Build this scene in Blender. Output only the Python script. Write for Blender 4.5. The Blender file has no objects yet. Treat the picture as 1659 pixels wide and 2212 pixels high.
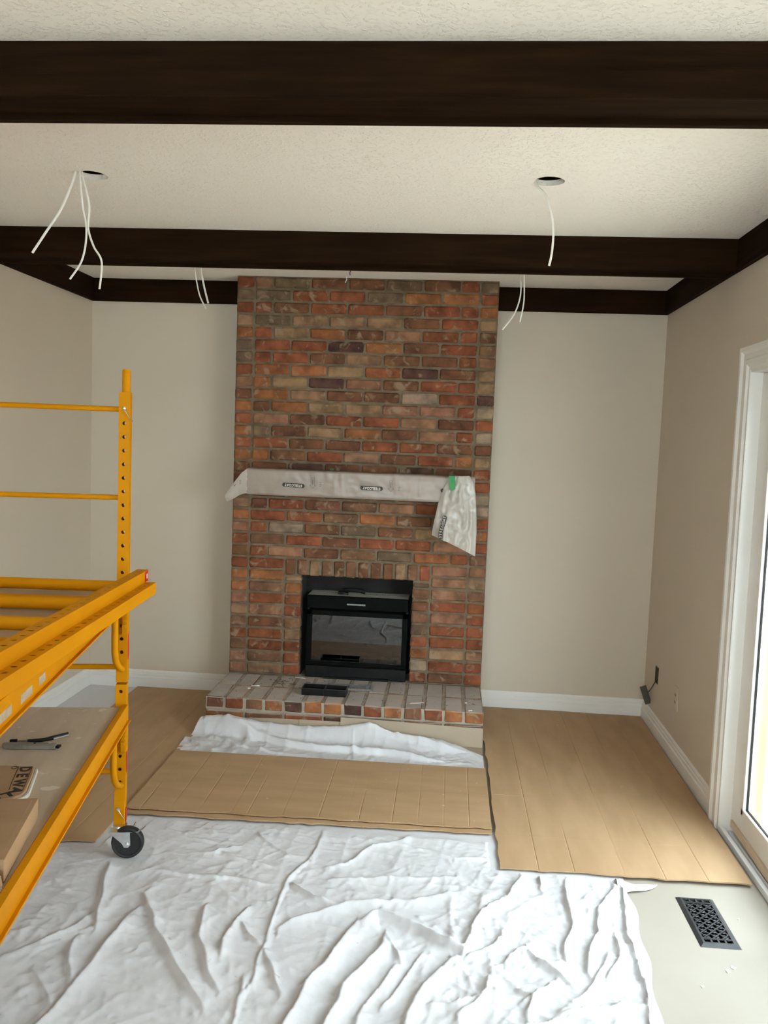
import bpy, bmesh, math, random
import numpy as np
from mathutils import Vector, Matrix
random.seed(7)
SC = bpy.context.scene
COL = SC.collection

# ---------------------------------------------------------------- camera, world, exposure
cam_d = bpy.data.cameras.new('camera'); cam = bpy.data.objects.new('camera', cam_d); COL.objects.link(cam)
cam_d.sensor_fit = 'VERTICAL'; cam_d.sensor_height = 36.0; cam_d.lens = 1826.84 * 36.0 / 2212.0
cam_d.clip_start = 0.02; cam_d.clip_end = 200
CR = Vector((0.99607567, 0.08041788, 0.03696258)); CU = Vector((-0.04333479, 0.07899344, 0.9959328)); CF = Vector((-0.077171, 0.99362619, -0.08216833))
CP = Vector((1.22331, -4.85552, 1.52229))
cam.matrix_world = Matrix(((CR.x, CU.x, -CF.x, CP.x), (CR.y, CU.y, -CF.y, CP.y), (CR.z, CU.z, -CF.z, CP.z), (0, 0, 0, 1)))
SC.camera = cam
vs = SC.view_settings
vs.view_transform = 'Standard'; vs.look = 'None'; vs.gamma = 1.0; vs.use_curve_mapping = False
vs.exposure = 1.98
world = bpy.data.worlds.new('sky'); SC.world = world; world.use_nodes = True
bg = world.node_tree.nodes['Background']; bg.inputs[0].default_value = (0.85, 0.935, 1.0, 1); bg.inputs[1].default_value = 3.6
SC.cycles.max_bounces = 10; SC.cycles.diffuse_bounces = 7; SC.cycles.transparent_max_bounces = 12
SC.cycles.caustics_reflective = False; SC.cycles.caustics_refractive = False
sun_d = bpy.data.lights.new('sun_offscreen', 'SUN'); sun_d.energy = 9.0; sun_d.angle = math.radians(3); sun_d.color = (1.0, 0.93, 0.82)
sun = bpy.data.objects.new('sun_offscreen', sun_d); COL.objects.link(sun); sun.location = (8, 8, 12)
sun.rotation_euler = Vector((-0.12, 0.80, 0.90)).to_track_quat('Z', 'Y').to_euler()     # high sun that runs along the house wall and never enters the room


# ---------------------------------------------------------------- dimensions
XL, XR, ZC, YF = -0.9022, 2.3783, 2.4079, -7.4
CW, CY, HZ, HD = 1.4427, -0.1899, 0.1775, 0.4555       # chimney width, front, hearth top, hearth depth
TB, TH = 0.0215, 0.1287                                  # perimeter ceiling boards

# ---------------------------------------------------------------- materials
def nd(nt, t, **kw):
    n = nt.nodes.new(t)
    for k, v in kw.items(): setattr(n, k, v)
    return n
def mat(name, c1, c2=None, rough=0.6, metal=0.0, scale=6.0, detail=4.0, bump=0.0, bscale=60.0, bdist=0.002, stretch=(1, 1, 1), spec=0.5, spots=None, sscale=20, sthr=0.62, coord='Object', transl=0.0, alpha=1.0, lo=0.35, hi=0.65):
    m = bpy.data.materials.new(name); m.use_nodes = True
    nt = m.node_tree; b = nt.nodes['Principled BSDF']; L = nt.links
    b.inputs['Roughness'].default_value = rough; b.inputs['Metallic'].default_value = metal
    b.inputs['Specular IOR Level'].default_value = spec
    tc = nd(nt, 'ShaderNodeTexCoord'); mp = nd(nt, 'ShaderNodeMapping'); mp.inputs['Scale'].default_value = stretch
    L.new(tc.outputs[coord], mp.inputs['Vector'])
    out = None
    if c2 is not None:
        nz = nd(nt, 'ShaderNodeTexNoise'); nz.inputs['Scale'].default_value = scale; nz.inputs['Detail'].default_value = detail
        L.new(mp.outputs[0], nz.inputs['Vector'])
        rp = nd(nt, 'ShaderNodeValToRGB'); rp.color_ramp.elements[0].position = lo; rp.color_ramp.elements[1].position = hi
        rp.color_ramp.elements[0].color = (*c1, 1); rp.color_ramp.elements[1].color = (*c2, 1)
        L.new(nz.outputs['Fac'], rp.inputs[0]); out = rp.outputs[0]
        if spots is not None:
            n2 = nd(nt, 'ShaderNodeTexNoise'); n2.inputs['Scale'].default_value = sscale; n2.inputs['Detail'].default_value = 3
            L.new(tc.outputs[coord], n2.inputs['Vector'])
            r2 = nd(nt, 'ShaderNodeValToRGB'); r2.color_ramp.elements[0].position = sthr; r2.color_ramp.elements[1].position = sthr + 0.04
            L.new(n2.outputs['Fac'], r2.inputs[0])
            mx = nd(nt, 'ShaderNodeMixRGB'); mx.inputs[2].default_value = (*spots, 1)
            L.new(r2.outputs[0], mx.inputs[0]); L.new(out, mx.inputs[1]); out = mx.outputs[0]
        L.new(out, b.inputs['Base Color'])
    else:
        b.inputs['Base Color'].default_value = (*c1, 1)
    if bump > 0:
        nb = nd(nt, 'ShaderNodeTexNoise'); nb.inputs['Scale'].default_value = bscale; nb.inputs['Detail'].default_value = 5
        L.new(mp.outputs[0], nb.inputs['Vector'])
        bp = nd(nt, 'ShaderNodeBump'); bp.inputs['Strength'].default_value = bump; bp.inputs['Distance'].default_value = bdist
        L.new(nb.outputs['Fac'], bp.inputs['Height']); L.new(bp.outputs[0], b.inputs['Normal'])
    if transl > 0:
        tr = nd(nt, 'ShaderNodeBsdfTranslucent'); tr.inputs[0].default_value = (*c1, 1)
        ms = nd(nt, 'ShaderNodeMixShader'); ms.inputs[0].default_value = transl
        o = nt.nodes['Material Output']; L.new(b.outputs[0], ms.inputs[1]); L.new(tr.outputs[0], ms.inputs[2]); last = ms.outputs[0]
        if alpha < 1:
            tp = nd(nt, 'ShaderNodeBsdfTransparent'); m2 = nd(nt, 'ShaderNodeMixShader'); m2.inputs[0].default_value = alpha
            L.new(tp.outputs[0], m2.inputs[1]); L.new(last, m2.inputs[2]); last = m2.outputs[0]
        L.new(last, o.inputs[0])
    return m
M = {}
M['wall'] = mat('wall_paint', (0.600, 0.520, 0.418), (0.618, 0.538, 0.434), rough=0.55, scale=1.5, bump=0.15, bscale=220, bdist=0.0006, spec=0.3)
M['white'] = mat('white_trim_paint', (0.76, 0.74, 0.70), (0.80, 0.78, 0.745), rough=0.35, scale=4, spec=0.45)
M['beam'] = mat('dark_beam_stain', (0.010, 0.0043, 0.0012), (0.019, 0.0085, 0.003), rough=0.8, scale=5, detail=8, bump=0.3, bscale=40, stretch=(0.6, 9, 9), spec=0.06)
M['beam_y'] = mat('dark_beam_stain_cross', (0.010, 0.0043, 0.0012), (0.019, 0.0085, 0.003), rough=0.8, scale=5, detail=8, bump=0.3, bscale=40, stretch=(9, 0.6, 9), spec=0.06)
M['floor'] = mat('floor_paper', (0.345, 0.305, 0.250), (0.380, 0.340, 0.283), rough=0.6, scale=2.2, bump=0.1, bscale=30)
M['card'] = mat('corrugated_cardboard', (0.395, 0.250, 0.130), (0.450, 0.290, 0.158), rough=0.7, scale=3, detail=3, bump=0.12, bscale=30, stretch=(4, 1, 1), bdist=0.0012, spots=(0.62, 0.50, 0.36), sscale=42, sthr=0.74)
M['card_x'] = mat('corrugated_cardboard_cross', (0.395, 0.250, 0.130), (0.450, 0.290, 0.158), rough=0.7, scale=3, detail=3, bump=0.12, bscale=30, stretch=(1, 4, 1), bdist=0.0012, spots=(0.62, 0.50, 0.36), sscale=42, sthr=0.72)
M['kraft'] = mat('pale_kraft_paper', (0.36, 0.28, 0.20), (0.41, 0.32, 0.23), rough=0.65, scale=5, bump=0.1, bscale=20)
M['whiteboard'] = mat('white_sheet', (0.66, 0.66, 0.68), rough=0.5)
M['cloth'] = mat('drop_cloth_cotton', (0.60, 0.592, 0.608), (0.655, 0.648, 0.663), rough=0.9, scale=7, bump=0.3, bscale=55, bdist=0.003, spots=(0.52, 0.50, 0.495), sscale=30, sthr=0.72, spec=0.1)
M['mortar'] = mat('mortar', (0.135, 0.104, 0.068), (0.20, 0.157, 0.108), rough=0.95, scale=18, bump=0.8, bscale=90, bdist=0.004, spec=0.1)
M['mortar_pale'] = mat('dusty_mortar', (0.30, 0.255, 0.20), (0.40, 0.345, 0.28), rough=0.95, scale=18, bump=0.6, bscale=90, bdist=0.003, spec=0.1)
M['yellow'] = mat('yellow_enamel', (0.60, 0.235, 0.0015), (0.66, 0.262, 0.002), rough=0.55, scale=5, spots=(0.66, 0.47, 0.28), sscale=30, sthr=0.76, spec=0.08)
M['ply'] = mat('plywood', (0.52, 0.42, 0.30), (0.60, 0.49, 0.36), rough=0.6, scale=3, detail=6, stretch=(6, 1, 1), bump=0.15, bscale=40, spots=(0.72, 0.64, 0.52), sscale=11, sthr=0.64)
M['ply2'] = mat('plywood_warm', (0.40, 0.27, 0.155), (0.47, 0.33, 0.20), rough=0.6, scale=3, detail=6, stretch=(1, 6, 1), bump=0.15, bscale=40)
M['black'] = mat('black_metal', (0.006, 0.0062, 0.0062), (0.010, 0.010, 0.010), rough=0.45, scale=30, spec=0.2)
M['char'] = mat('charcoal_metal', (0.045, 0.047, 0.05), (0.065, 0.067, 0.07), rough=0.4, metal=0.4, scale=25)
M['insblack'] = mat('satin_black_enamel', (0.003, 0.0032, 0.003), (0.005, 0.0052, 0.005), rough=0.5, spec=0.05, scale=30)
M['pewter'] = mat('dull_pewter', (0.22, 0.22, 0.22), (0.30, 0.30, 0.29), rough=0.45, metal=0.3, scale=40)
M['duct'] = mat('galvanised_duct', (0.42, 0.43, 0.44), (0.50, 0.51, 0.52), rough=0.5, metal=0.5, scale=20)
M['soot'] = mat('firebox_soot', (0.010, 0.009, 0.008), (0.02, 0.018, 0.016), rough=0.95, scale=9)
M['dusty'] = mat('dusty_black_top', (0.46, 0.46, 0.39), (0.55, 0.55, 0.47), rough=0.7, scale=12)
M['chrome'] = mat('zinc_plated_steel', (0.60, 0.62, 0.62), (0.72, 0.74, 0.74), rough=0.28, metal=0.9, scale=20)
M['rubber'] = mat('black_rubber', (0.012, 0.012, 0.013), rough=0.55)
M['wire'] = mat('white_cable_sheath', (0.78, 0.76, 0.70), rough=0.45)
M['green'] = mat('green_tape', (0.008, 0.20, 0.035), (0.012, 0.24, 0.045), rough=0.45, scale=40)
M['red'] = mat('red_sticker', (0.55, 0.02, 0.015), rough=0.4)
M['sticker'] = mat('white_sticker', (0.70, 0.66, 0.58), rough=0.5)
M['faded'] = mat('faded_paper_sticker', (0.42, 0.33, 0.22), (0.52, 0.43, 0.31), rough=0.5, scale=60)
M['ink'] = mat('brown_black_ink', (0.03, 0.022, 0.012), rough=0.6)
M['inkgrey'] = mat('grey_print_ink', (0.10, 0.085, 0.07), rough=0.6)
M['plastic'] = mat('milky_plastic_film', (0.50, 0.435, 0.38), rough=0.25, transl=0.3, alpha=0.70, bump=0.25, bscale=14, bdist=0.006, c2=(0.55, 0.48, 0.425), scale=5, spec=0.6)
M['plastic_bag'] = mat('milky_plastic_bag', (0.62, 0.575, 0.51), rough=0.2, transl=0.3, alpha=0.93, bump=0.3, bscale=16, bdist=0.008, c2=(0.67, 0.62, 0.555), scale=5, spec=0.7)
M['shelf'] = mat('mantel_wood', (0.42, 0.30, 0.22), (0.50, 0.37, 0.28), rough=0.6, stretch=(1, 8, 8), scale=4)
M['log'] = mat('ceramic_log', (0.10, 0.065, 0.04), (0.19, 0.125, 0.075), rough=0.9, scale=12, bump=0.8, bscale=25, bdist=0.01)
M['steelgrey'] = mat('grey_tool_steel', (0.20, 0.185, 0.15), (0.27, 0.25, 0.21), rough=0.4, metal=0.4, scale=30)
M['woodstick'] = mat('pale_wood_stick', (0.62, 0.48, 0.34), (0.68, 0.54, 0.39), rough=0.55, stretch=(8, 1, 8), scale=5)
M['alu'] = mat('white_aluminium_track', (0.80, 0.82, 0.84), rough=0.35)
M['grass'] = mat('patio_ground', (0.42, 0.40, 0.36), (0.50, 0.48, 0.43), rough=0.9, scale=3)
M['fencewood'] = mat('fence_wood', (0.34, 0.23, 0.155), (0.40, 0.28, 0.19), rough=0.8, scale=3, stretch=(4, 4, 0.5))
M['attic'] = mat('attic_wood', (0.34, 0.25, 0.16), rough=0.9)
M['drywall'] = mat('gypsum_edge', (0.62, 0.58, 0.54), (0.70, 0.66, 0.62), rough=0.9, scale=60)
M['boxtape'] = mat('packing_tape', (0.27, 0.17, 0.09), rough=0.18, spec=0.6)
M['greywire'] = mat('olive_device', (0.06, 0.055, 0.035), rough=0.5)
# textured ceiling
def ceiling_mat():
    m = mat('stipple_ceiling', (0.915, 0.875, 0.815), (0.93, 0.89, 0.83), rough=0.85, scale=1.2, spec=0.15)
    nt = m.node_tree; L = nt.links; b = nt.nodes['Principled BSDF']; tc = [n for n in nt.nodes if n.type == 'TEX_COORD'][0]
    v = nd(nt, 'ShaderNodeTexNoise'); v.inputs['Scale'].default_value = 85; v.inputs['Detail'].default_value = 4; v.inputs['Distortion'].default_value = 0.25
    L.new(tc.outputs['Object'], v.inputs['Vector'])
    r = nd(nt, 'ShaderNodeValToRGB'); r.color_ramp.elements[0].position = 0.52; r.color_ramp.elements[1].position = 0.66
    L.new(v.outputs['Fac'], r.inputs[0])
    n2 = nd(nt, 'ShaderNodeTexNoise'); n2.inputs['Scale'].default_value = 200; n2.inputs['Detail'].default_value = 3
    L.new(tc.outputs['Object'], n2.inputs['Vector'])
    ad = nd(nt, 'ShaderNodeMath', operation='MULTIPLY_ADD'); ad.inputs[1].default_value = 0.35
    L.new(n2.outputs['Fac'], ad.inputs[0]); L.new(r.outputs[0], ad.inputs[2])
    bp = nd(nt, 'ShaderNodeBump'); bp.inputs['Strength'].default_value = 0.55; bp.inputs['Distance'].default_value = 0.004
    L.new(ad.outputs[0], bp.inputs['Height']); L.new(bp.outputs[0], b.inputs['Normal'])
    return m
M['ceiling'] = ceiling_mat()
# brick: each brick carries its own object colour
def brick_mat(name, dust):
    m = bpy.data.materials.new(name); m.use_nodes = True; nt = m.node_tree; L = nt.links; b = nt.nodes['Principled BSDF']
    b.inputs['Roughness'].default_value = 0.9; b.inputs['Specular IOR Level'].default_value = 0.2
    tc = nd(nt, 'ShaderNodeTexCoord'); oi = nd(nt, 'ShaderNodeObjectInfo')
    ad = nd(nt, 'ShaderNodeVectorMath', operation='ADD'); ml = nd(nt, 'ShaderNodeVectorMath', operation='SCALE'); ml.inputs['Scale'].default_value = 1.0
    cb = nd(nt, 'ShaderNodeCombineXYZ'); mm = nd(nt, 'ShaderNodeMath', operation='MULTIPLY'); mm.inputs[1].default_value = 57.0
    L.new(oi.outputs['Random'], mm.inputs[0])
    for i in range(3): L.new(mm.outputs[0], cb.inputs[i])
    L.new(tc.outputs['Object'], ad.inputs[0]); L.new(cb.outputs[0], ad.inputs[1])
    n1 = nd(nt, 'ShaderNodeTexNoise'); n1.inputs['Scale'].default_value = 13; n1.inputs['Detail'].default_value = 6
    L.new(ad.outputs[0], n1.inputs['Vector'])
    r1 = nd(nt, 'ShaderNodeValToRGB'); r1.color_ramp.elements[0].position = 0.3; r1.color_ramp.elements[1].position = 0.72
    r1.color_ramp.elements[0].color = (0.58, 0.56, 0.55, 1); r1.color_ramp.elements[1].color = (1.45, 1.36, 1.28, 1)
    L.new(n1.outputs['Fac'], r1.inputs[0])
    mx = nd(nt, 'ShaderNodeMixRGB', blend_type='MULTIPLY'); mx.inputs[0].default_value = 1
    L.new(oi.outputs['Color'], mx.inputs[1]); L.new(r1.outputs[0], mx.inputs[2])
    n2 = nd(nt, 'ShaderNodeTexNoise'); n2.inputs['Scale'].default_value = 19; n2.inputs['Detail'].default_value = 5; n2.inputs['Distortion'].default_value = 0.8
    L.new(ad.outputs[0], n2.inputs['Vector'])
    r2 = nd(nt, 'ShaderNodeValToRGB'); r2.color_ramp.elements[0].position = 0.57; r2.color_ramp.elements[1].position = 0.70; r2.color_ramp.elements[1].color = (0.72, 0.72, 0.72, 1)
    L.new(n2.outputs['Fac'], r2.inputs[0])
    m2 = nd(nt, 'ShaderNodeMixRGB'); m2.inputs[2].default_value = (0.31, 0.225, 0.15, 1)
    L.new(r2.outputs[0], m2.inputs[0]); L.new(mx.outputs[0], m2.inputs[1]); last = m2.outputs[0]
    n3 = nd(nt, 'ShaderNodeTexNoise'); n3.inputs['Scale'].default_value = 10; n3.inputs['Detail'].default_value = 4
    if dust:   # settled plaster dust lies on whatever faces up
        ge = nd(nt, 'ShaderNodeNewGeometry'); sx = nd(nt, 'ShaderNodeSeparateXYZ'); L.new(ge.outputs['Normal'], sx.inputs[0])
        r3 = nd(nt, 'ShaderNodeValToRGB'); r3.color_ramp.elements[0].position = 0.6; r3.color_ramp.elements[1].position = 0.95; r3.color_ramp.elements[1].color = (0.8, 0.8, 0.8, 1)
        L.new(sx.outputs['Z'], r3.inputs[0])
        m3 = nd(nt, 'ShaderNodeMixRGB'); L.new(r3.outputs[0], m3.inputs[0]); L.new(last, m3.inputs[1])
        rd = nd(nt, 'ShaderNodeValToRGB'); rd.color_ramp.elements[0].color = (0.48, 0.44, 0.40, 1); rd.color_ramp.elements[1].color = (0.54, 0.50, 0.455, 1)
        rd.color_ramp.elements[0].position = 0.35; rd.color_ramp.elements[1].position = 0.65
        L.new(ad.outputs[0], n3.inputs['Vector']); L.new(n3.outputs['Fac'], rd.inputs[0]); L.new(rd.outputs[0], m3.inputs[2]); last = m3.outputs[0]
    L.new(last, b.inputs['Base Color'])
    nb = nd(nt, 'ShaderNodeTexNoise'); nb.inputs['Scale'].default_value = 60; nb.inputs['Detail'].default_value = 6
    L.new(ad.outputs[0], nb.inputs['Vector'])
    bp = nd(nt, 'ShaderNodeBump'); bp.inputs['Strength'].default_value = 0.6; bp.inputs['Distance'].default_value = 0.004
    L.new(nb.outputs['Fac'], bp.inputs['Height']); L.new(bp.outputs[0], b.inputs['Normal'])
    return m
M['brick'] = brick_mat('old_brick', False); M['brick_dust'] = brick_mat('old_brick_dusty', True)
def glass_mat(name, tint, dark=None):
    m = bpy.data.materials.new(name); m.use_nodes = True; nt = m.node_tree; L = nt.links; o = nt.nodes['Material Output']
    nt.nodes.remove(nt.nodes['Principled BSDF'])
    tp = nd(nt, 'ShaderNodeBsdfTransparent'); tp.inputs[0].default_value = (*tint, 1)
    gl = nd(nt, 'ShaderNodeBsdfGlossy'); gl.inputs['Roughness'].default_value = 0.02
    fr = nd(nt, 'ShaderNodeFresnel'); ge = nd(nt, 'ShaderNodeNewGeometry'); ir = nd(nt, 'ShaderNodeMapRange')   # thin pane: the same reflectance from both faces
    ir.inputs['To Min'].default_value = 1.5; ir.inputs['To Max'].default_value = 1 / 1.5
    L.new(ge.outputs['Backfacing'], ir.inputs['Value']); L.new(ir.outputs[0], fr.inputs[0])
    ms = nd(nt, 'ShaderNodeMixShader')
    L.new(fr.outputs[0], ms.inputs[0]); L.new(tp.outputs[0], ms.inputs[1]); L.new(gl.outputs[0], ms.inputs[2]); L.new(ms.outputs[0], o.inputs[0])
    if dark:
        ad = nd(nt, 'ShaderNodeMath', operation='ADD'); ad.inputs[1].default_value = dark; L.new(fr.outputs[0], ad.inputs[0]); L.new(ad.outputs[0], ms.inputs[0])
    return m
M['glass'] = glass_mat('window_glass', (0.93, 0.97, 0.97)); M['fireglass'] = glass_mat('fireplace_glass', (0.30, 0.28, 0.26), 0.10)

# ---------------------------------------------------------------- mesh helpers
class MB:
    def __init__(s): s.v = []; s.f = []
    def add(s, vs_, fs_):
        n = len(s.v); s.v += [tuple(p) for p in vs_]; s.f += [tuple(i + n for i in f) for f in fs_]; return s
    def box(s, x0, y0, z0, x1, y1, z1):
        x0, x1 = sorted((x0, x1)); y0, y1 = sorted((y0, y1)); z0, z1 = sorted((z0, z1))
        return s.add([(x0, y0, z0), (x1, y0, z0), (x1, y1, z0), (x0, y1, z0), (x0, y0, z1), (x1, y0, z1), (x1, y1, z1), (x0, y1, z1)],
                     [(0, 3, 2, 1), (4, 5, 6, 7), (0, 1, 5, 4), (1, 2, 6, 5), (2, 3, 7, 6), (3, 0, 4, 7)])
    def bar(s, a, b, w, h, up=(0, 0, 1)):
        a = Vector(a); b = Vector(b); d = (b - a).normalized(); u = Vector(up); r = d.cross(u).normalized(); u = r.cross(d)
        p = []
        for e in (a, b):
            for i, j in ((-1, -1), (1, -1), (1, 1), (-1, 1)): p.append(e + r * (i * w / 2) + u * (j * h / 2))
        return s.add(p, [(0, 1, 2, 3)[::-1], (4, 5, 6, 7), (0, 1, 5, 4), (1, 2, 6, 5), (2, 3, 7, 6), (3, 0, 4, 7)])
    def tube(s, path, r, seg=10, flat=1.0, side=None, cap=True):
        P = [Vector(p) for p in path]; n = len(P); vs_ = []; ref = Vector(side) if side else None
        prev = None
        for i in range(n):
            d = (P[min(i + 1, n - 1)] - P[max(i - 1, 0)]).normalized()
            if prev is None:
                a = ref if ref else (Vector((0, 0, 1)) if abs(d.z) < 0.9 else Vector((1, 0, 0)))
            else: a = prev
            u = (a - d * a.dot(d)).normalized(); w = d.cross(u); prev = u
            rr = r[i] if isinstance(r, (list, tuple)) else r
            for k in range(seg):
                t = 2 * math.pi * k / seg; vs_.append(P[i] + u * (math.cos(t) * rr) + w * (math.sin(t) * rr * flat))
        fs_ = []
        for i in range(n - 1):
            for k in range(seg):
                a, b = i * seg + k, i * seg + (k + 1) % seg; fs_.append((a, b, b + seg, a + seg))
        if cap: fs_ += [tuple(range(seg))[::-1], tuple(range((n - 1) * seg, n * seg))]
        return s.add(vs_, fs_)
    def prism(s, poly, axis, a, b):
        n = len(poly); vs_ = []
        for c in (a, b):
            for (p, q) in poly:
                vs_.append((c, p, q) if axis == 'x' else (p, c, q) if axis == 'y' else (p, q, c))
        return s.add(vs_, [tuple(range(n)), tuple(range(n, 2 * n))[::-1]] + [(i, (i + 1) % n, (i + 1) % n + n, i + n) for i in range(n)])
    def disc(s, c, axis, prof, seg=24):
        c = Vector(c); ax = Vector(axis).normalized(); u = ax.orthogonal().normalized(); w = ax.cross(u); vs_ = []
        for (r, h) in prof:
            for k in range(seg):
                t = 2 * math.pi * k / seg; vs_.append(c + ax * h + u * (math.cos(t) * r) + w * (math.sin(t) * r))
        fs_ = []
        for i in range(len(prof) - 1):
            for k in range(seg):
                a, b = i * seg + k, i * seg + (k + 1) % seg; fs_.append((a, b, b + seg, a + seg))
        fs_ += [tuple(range(seg))[::-1], tuple(range((len(prof) - 1) * seg, len(prof) * seg))]
        return s.add(vs_, fs_)
    def mesh(s, name, bevel=0.0, smooth=False, jitter=0.0, seg=1):
        me = bpy.data.meshes.new(name); me.from_pydata(s.v, [], s.f)
        bm = bmesh.new(); bm.from_mesh(me)
        bmesh.ops.recalc_face_normals(bm, faces=bm.faces)
        if bevel > 0: bmesh.ops.bevel(bm, geom=bm.edges[:], offset=bevel, segments=seg, profile=0.6, affect='EDGES', clamp_overlap=True)
        if jitter > 0:
            for v in bm.verts: v.co += Vector((random.uniform(-1, 1), random.uniform(-1, 1), random.uniform(-1, 1))) * jitter
        if smooth:
            for f in bm.faces: f.smooth = True
        bm.to_mesh(me); bm.free(); return me
    def build(s, name, m, parent=None, bevel=0.0, smooth=False, jitter=0.0, seg=1, sharp=None):
        me = s.mesh(name, bevel, smooth, jitter, seg)
        if smooth and sharp is None: sharp = 40
        if smooth: me.set_sharp_from_angle(angle=math.radians(sharp))
        return obj(name, me, m, parent)
def obj(name, me, m, parent=None):
    if m is not None and not me.materials: me.materials.append(M[m] if isinstance(m, str) else m)
    o = bpy.data.objects.new(name, me); COL.objects.link(o)
    if parent is not None: o.parent = parent
    return o
def tag(o, label, cat, group=None):
    o['label'] = label; o['category'] = cat
    if group: o['group'] = group
    return o
def thing(name, label, cat, loc=(0, 0, 0), rz=0.0, group=None):
    o = bpy.data.objects.new(name, None); COL.objects.link(o); o.location = loc; o.rotation_euler = (0, 0, rz); o.empty_display_size = 0.05
    return tag(o, label, cat, group)
def struct(o): o['kind'] = 'structure'; return o
def text_mesh(s, size, extrude=0.0003, bold=0.0):
    c = bpy.data.curves.new('t', 'FONT'); c.body = s; c.size = size; c.align_x = 'CENTER'; c.align_y = 'CENTER'; c.extrude = extrude; c.resolution_u = 3; c.offset = bold
    t = bpy.data.objects.new('t', c); COL.objects.link(t); dg = bpy.context.evaluated_depsgraph_get()
    me = bpy.data.meshes.new_from_object(t.evaluated_get(dg)); bpy.data.objects.remove(t); return me
def grid_mesh(name, X, Y, Z, smooth=True, thick=0.0):
    ny, nx = X.shape; vs_ = np.stack([X.ravel(), Y.ravel(), Z.ravel()], 1)
    idx = np.arange(ny * nx).reshape(ny, nx)
    q = np.stack([idx[:-1, :-1].ravel(), idx[:-1, 1:].ravel(), idx[1:, 1:].ravel(), idx[1:, :-1].ravel()], 1)
    fs_ = q.tolist()
    vl = vs_.tolist()
    if thick > 0:
        n = len(vl); vl += [[a, b, c - thick] for a, b, c in vl]; fs_ += [[i + n for i in f[::-1]] for f in fs_]
        rim = list(idx[0, :]) + list(idx[1:, -1]) + list(idx[-1, ::-1][1:]) + list(idx[::-1, 0][1:-1])
        for a, b in zip(rim, rim[1:] + rim[:1]): fs_.append([int(b), int(a), int(a) + n, int(b) + n])
    me = bpy.data.meshes.new(name); me.from_pydata(vl, [], fs_)
    if smooth:
        me.polygons.foreach_set('use_smooth', [True] * len(me.polygons))
        if thick > 0: me.set_sharp_from_angle(angle=math.radians(50))
    me.update(); return me
def vnoise(x, y, seed):
    rs = np.random.RandomState(seed); T = rs.rand(64, 64)
    xi = np.floor(x).astype(int); yi = np.floor(y).astype(int); fx = x - xi; fy = y - yi
    fx = fx * fx * (3 - 2 * fx); fy = fy * fy * (3 - 2 * fy)
    a = T[yi % 64, xi % 64]; b = T[yi % 64, (xi + 1) % 64]; c = T[(yi + 1) % 64, xi % 64]; d = T[(yi + 1) % 64, (xi + 1) % 64]
    return (a * (1 - fx) + b * fx) * (1 - fy) + (c * (1 - fx) + d * fx) * fy
def smooth01(t): t = np.clip(t, 0, 1); return t * t * (3 - 2 * t)

# ================================================================ THE ROOM
def ceiling_sheet(holes, r):
    hs = 0.11
    xs = sorted({XL, XR} | {h[0] - hs for h in holes} | {h[0] + hs for h in holes}); ys = sorted({YF, 0.0} | {h[1] - hs for h in holes} | {h[1] + hs for h in holes})
    m = MB()
    for i in range(len(xs) - 1):
        for j in range(len(ys) - 1):
            x0, x1, y0, y1 = xs[i], xs[i + 1], ys[j], ys[j + 1]
            hit = [h for h in holes if x0 < h[0] < x1 and y0 < h[1] < y1]
            if not hit: m.add([(x0, y0, ZC), (x1, y0, ZC), (x1, y1, ZC), (x0, y1, ZC)], [(3, 2, 1, 0)]); continue
            hx, hy = hit[0][:2]; n = 32; o = []; c = []; t = []
            for k in range(n):
                an = 2 * math.pi * k / n; ca, sa = math.cos(an), math.sin(an); s = 1 / max(abs(ca), abs(sa))
                o.append((hx + ca * s * (x1 - x0) / 2, hy + sa * s * (y1 - y0) / 2, ZC)); rr = r * (1 + 0.03 * math.sin(3 * an + hx * 9))
                c.append((hx + ca * rr, hy + sa * rr, ZC)); t.append((hx + ca * rr, hy + sa * rr, ZC + 0.018))
            m.add(o + c + t, [(k, (k + 1) % n, (k + 1) % n + n, k + n) for k in range(n)] + [(k + n, (k + 1) % n + n, (k + 1) % n + 2 * n, k + 2 * n) for k in range(n)])
    me = bpy.data.meshes.new('ceiling'); me.from_pydata(m.v, [], m.f); return me
HOLES = [(-0.062, -1.925), (1.507, -1.925), (-0.062, -0.86), (1.507, -0.86)]
ceil = struct(obj('ceiling', ceiling_sheet(HOLES, 0.05), 'ceiling'))
MB().box(XL - 0.14, YF - 0.14, ZC + 0.30, XR + 0.14, 0.14, ZC + 0.34).box(XL - 0.14, YF - 0.14, ZC, XL - 0.001, 0.14, ZC + 0.3).box(XR + 0.001, YF - 0.14, ZC, XR + 0.14, 0.14, ZC + 0.3).box(XL, 0.001, ZC, XR, 0.14, ZC + 0.3).box(XL, YF - 0.14, ZC, XR, YF - 0.001, ZC + 0.3).build('roof_cavity', 'attic', ceil)
RX0, RX1, RY0, RY1 = 2.118 - 0.046, 2.118 + 0.046, -2.133 - 0.127, -2.133 + 0.127      # duct opening under the floor register
flo = struct(MB().box(XL - 0.14, YF - 0.14, -0.12, XR + 0.14, RY0, 0.0).box(XL - 0.14, RY1, -0.12, XR + 0.14, 0.14, 0.0).box(XL - 0.14, RY0, -0.12, RX0, RY1, 0.0).box(RX1, RY0, -0.12, XR + 0.14, RY1, 0.0).build('floor', 'floor'))
MB().box(RX0 - 0.002, RY0 - 0.002, -0.34, RX0, RY1 + 0.002, -0.001).box(RX1, RY0 - 0.002, -0.34, RX1 + 0.002, RY1 + 0.002, -0.001).box(RX0, RY0 - 0.002, -0.34, RX1, RY0, -0.001).box(RX0, RY1, -0.34, RX1, RY1 + 0.002, -0.001).box(RX0, RY0, -0.342, RX1, RY1, -0.34).build('duct', 'duct', flo)
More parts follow.
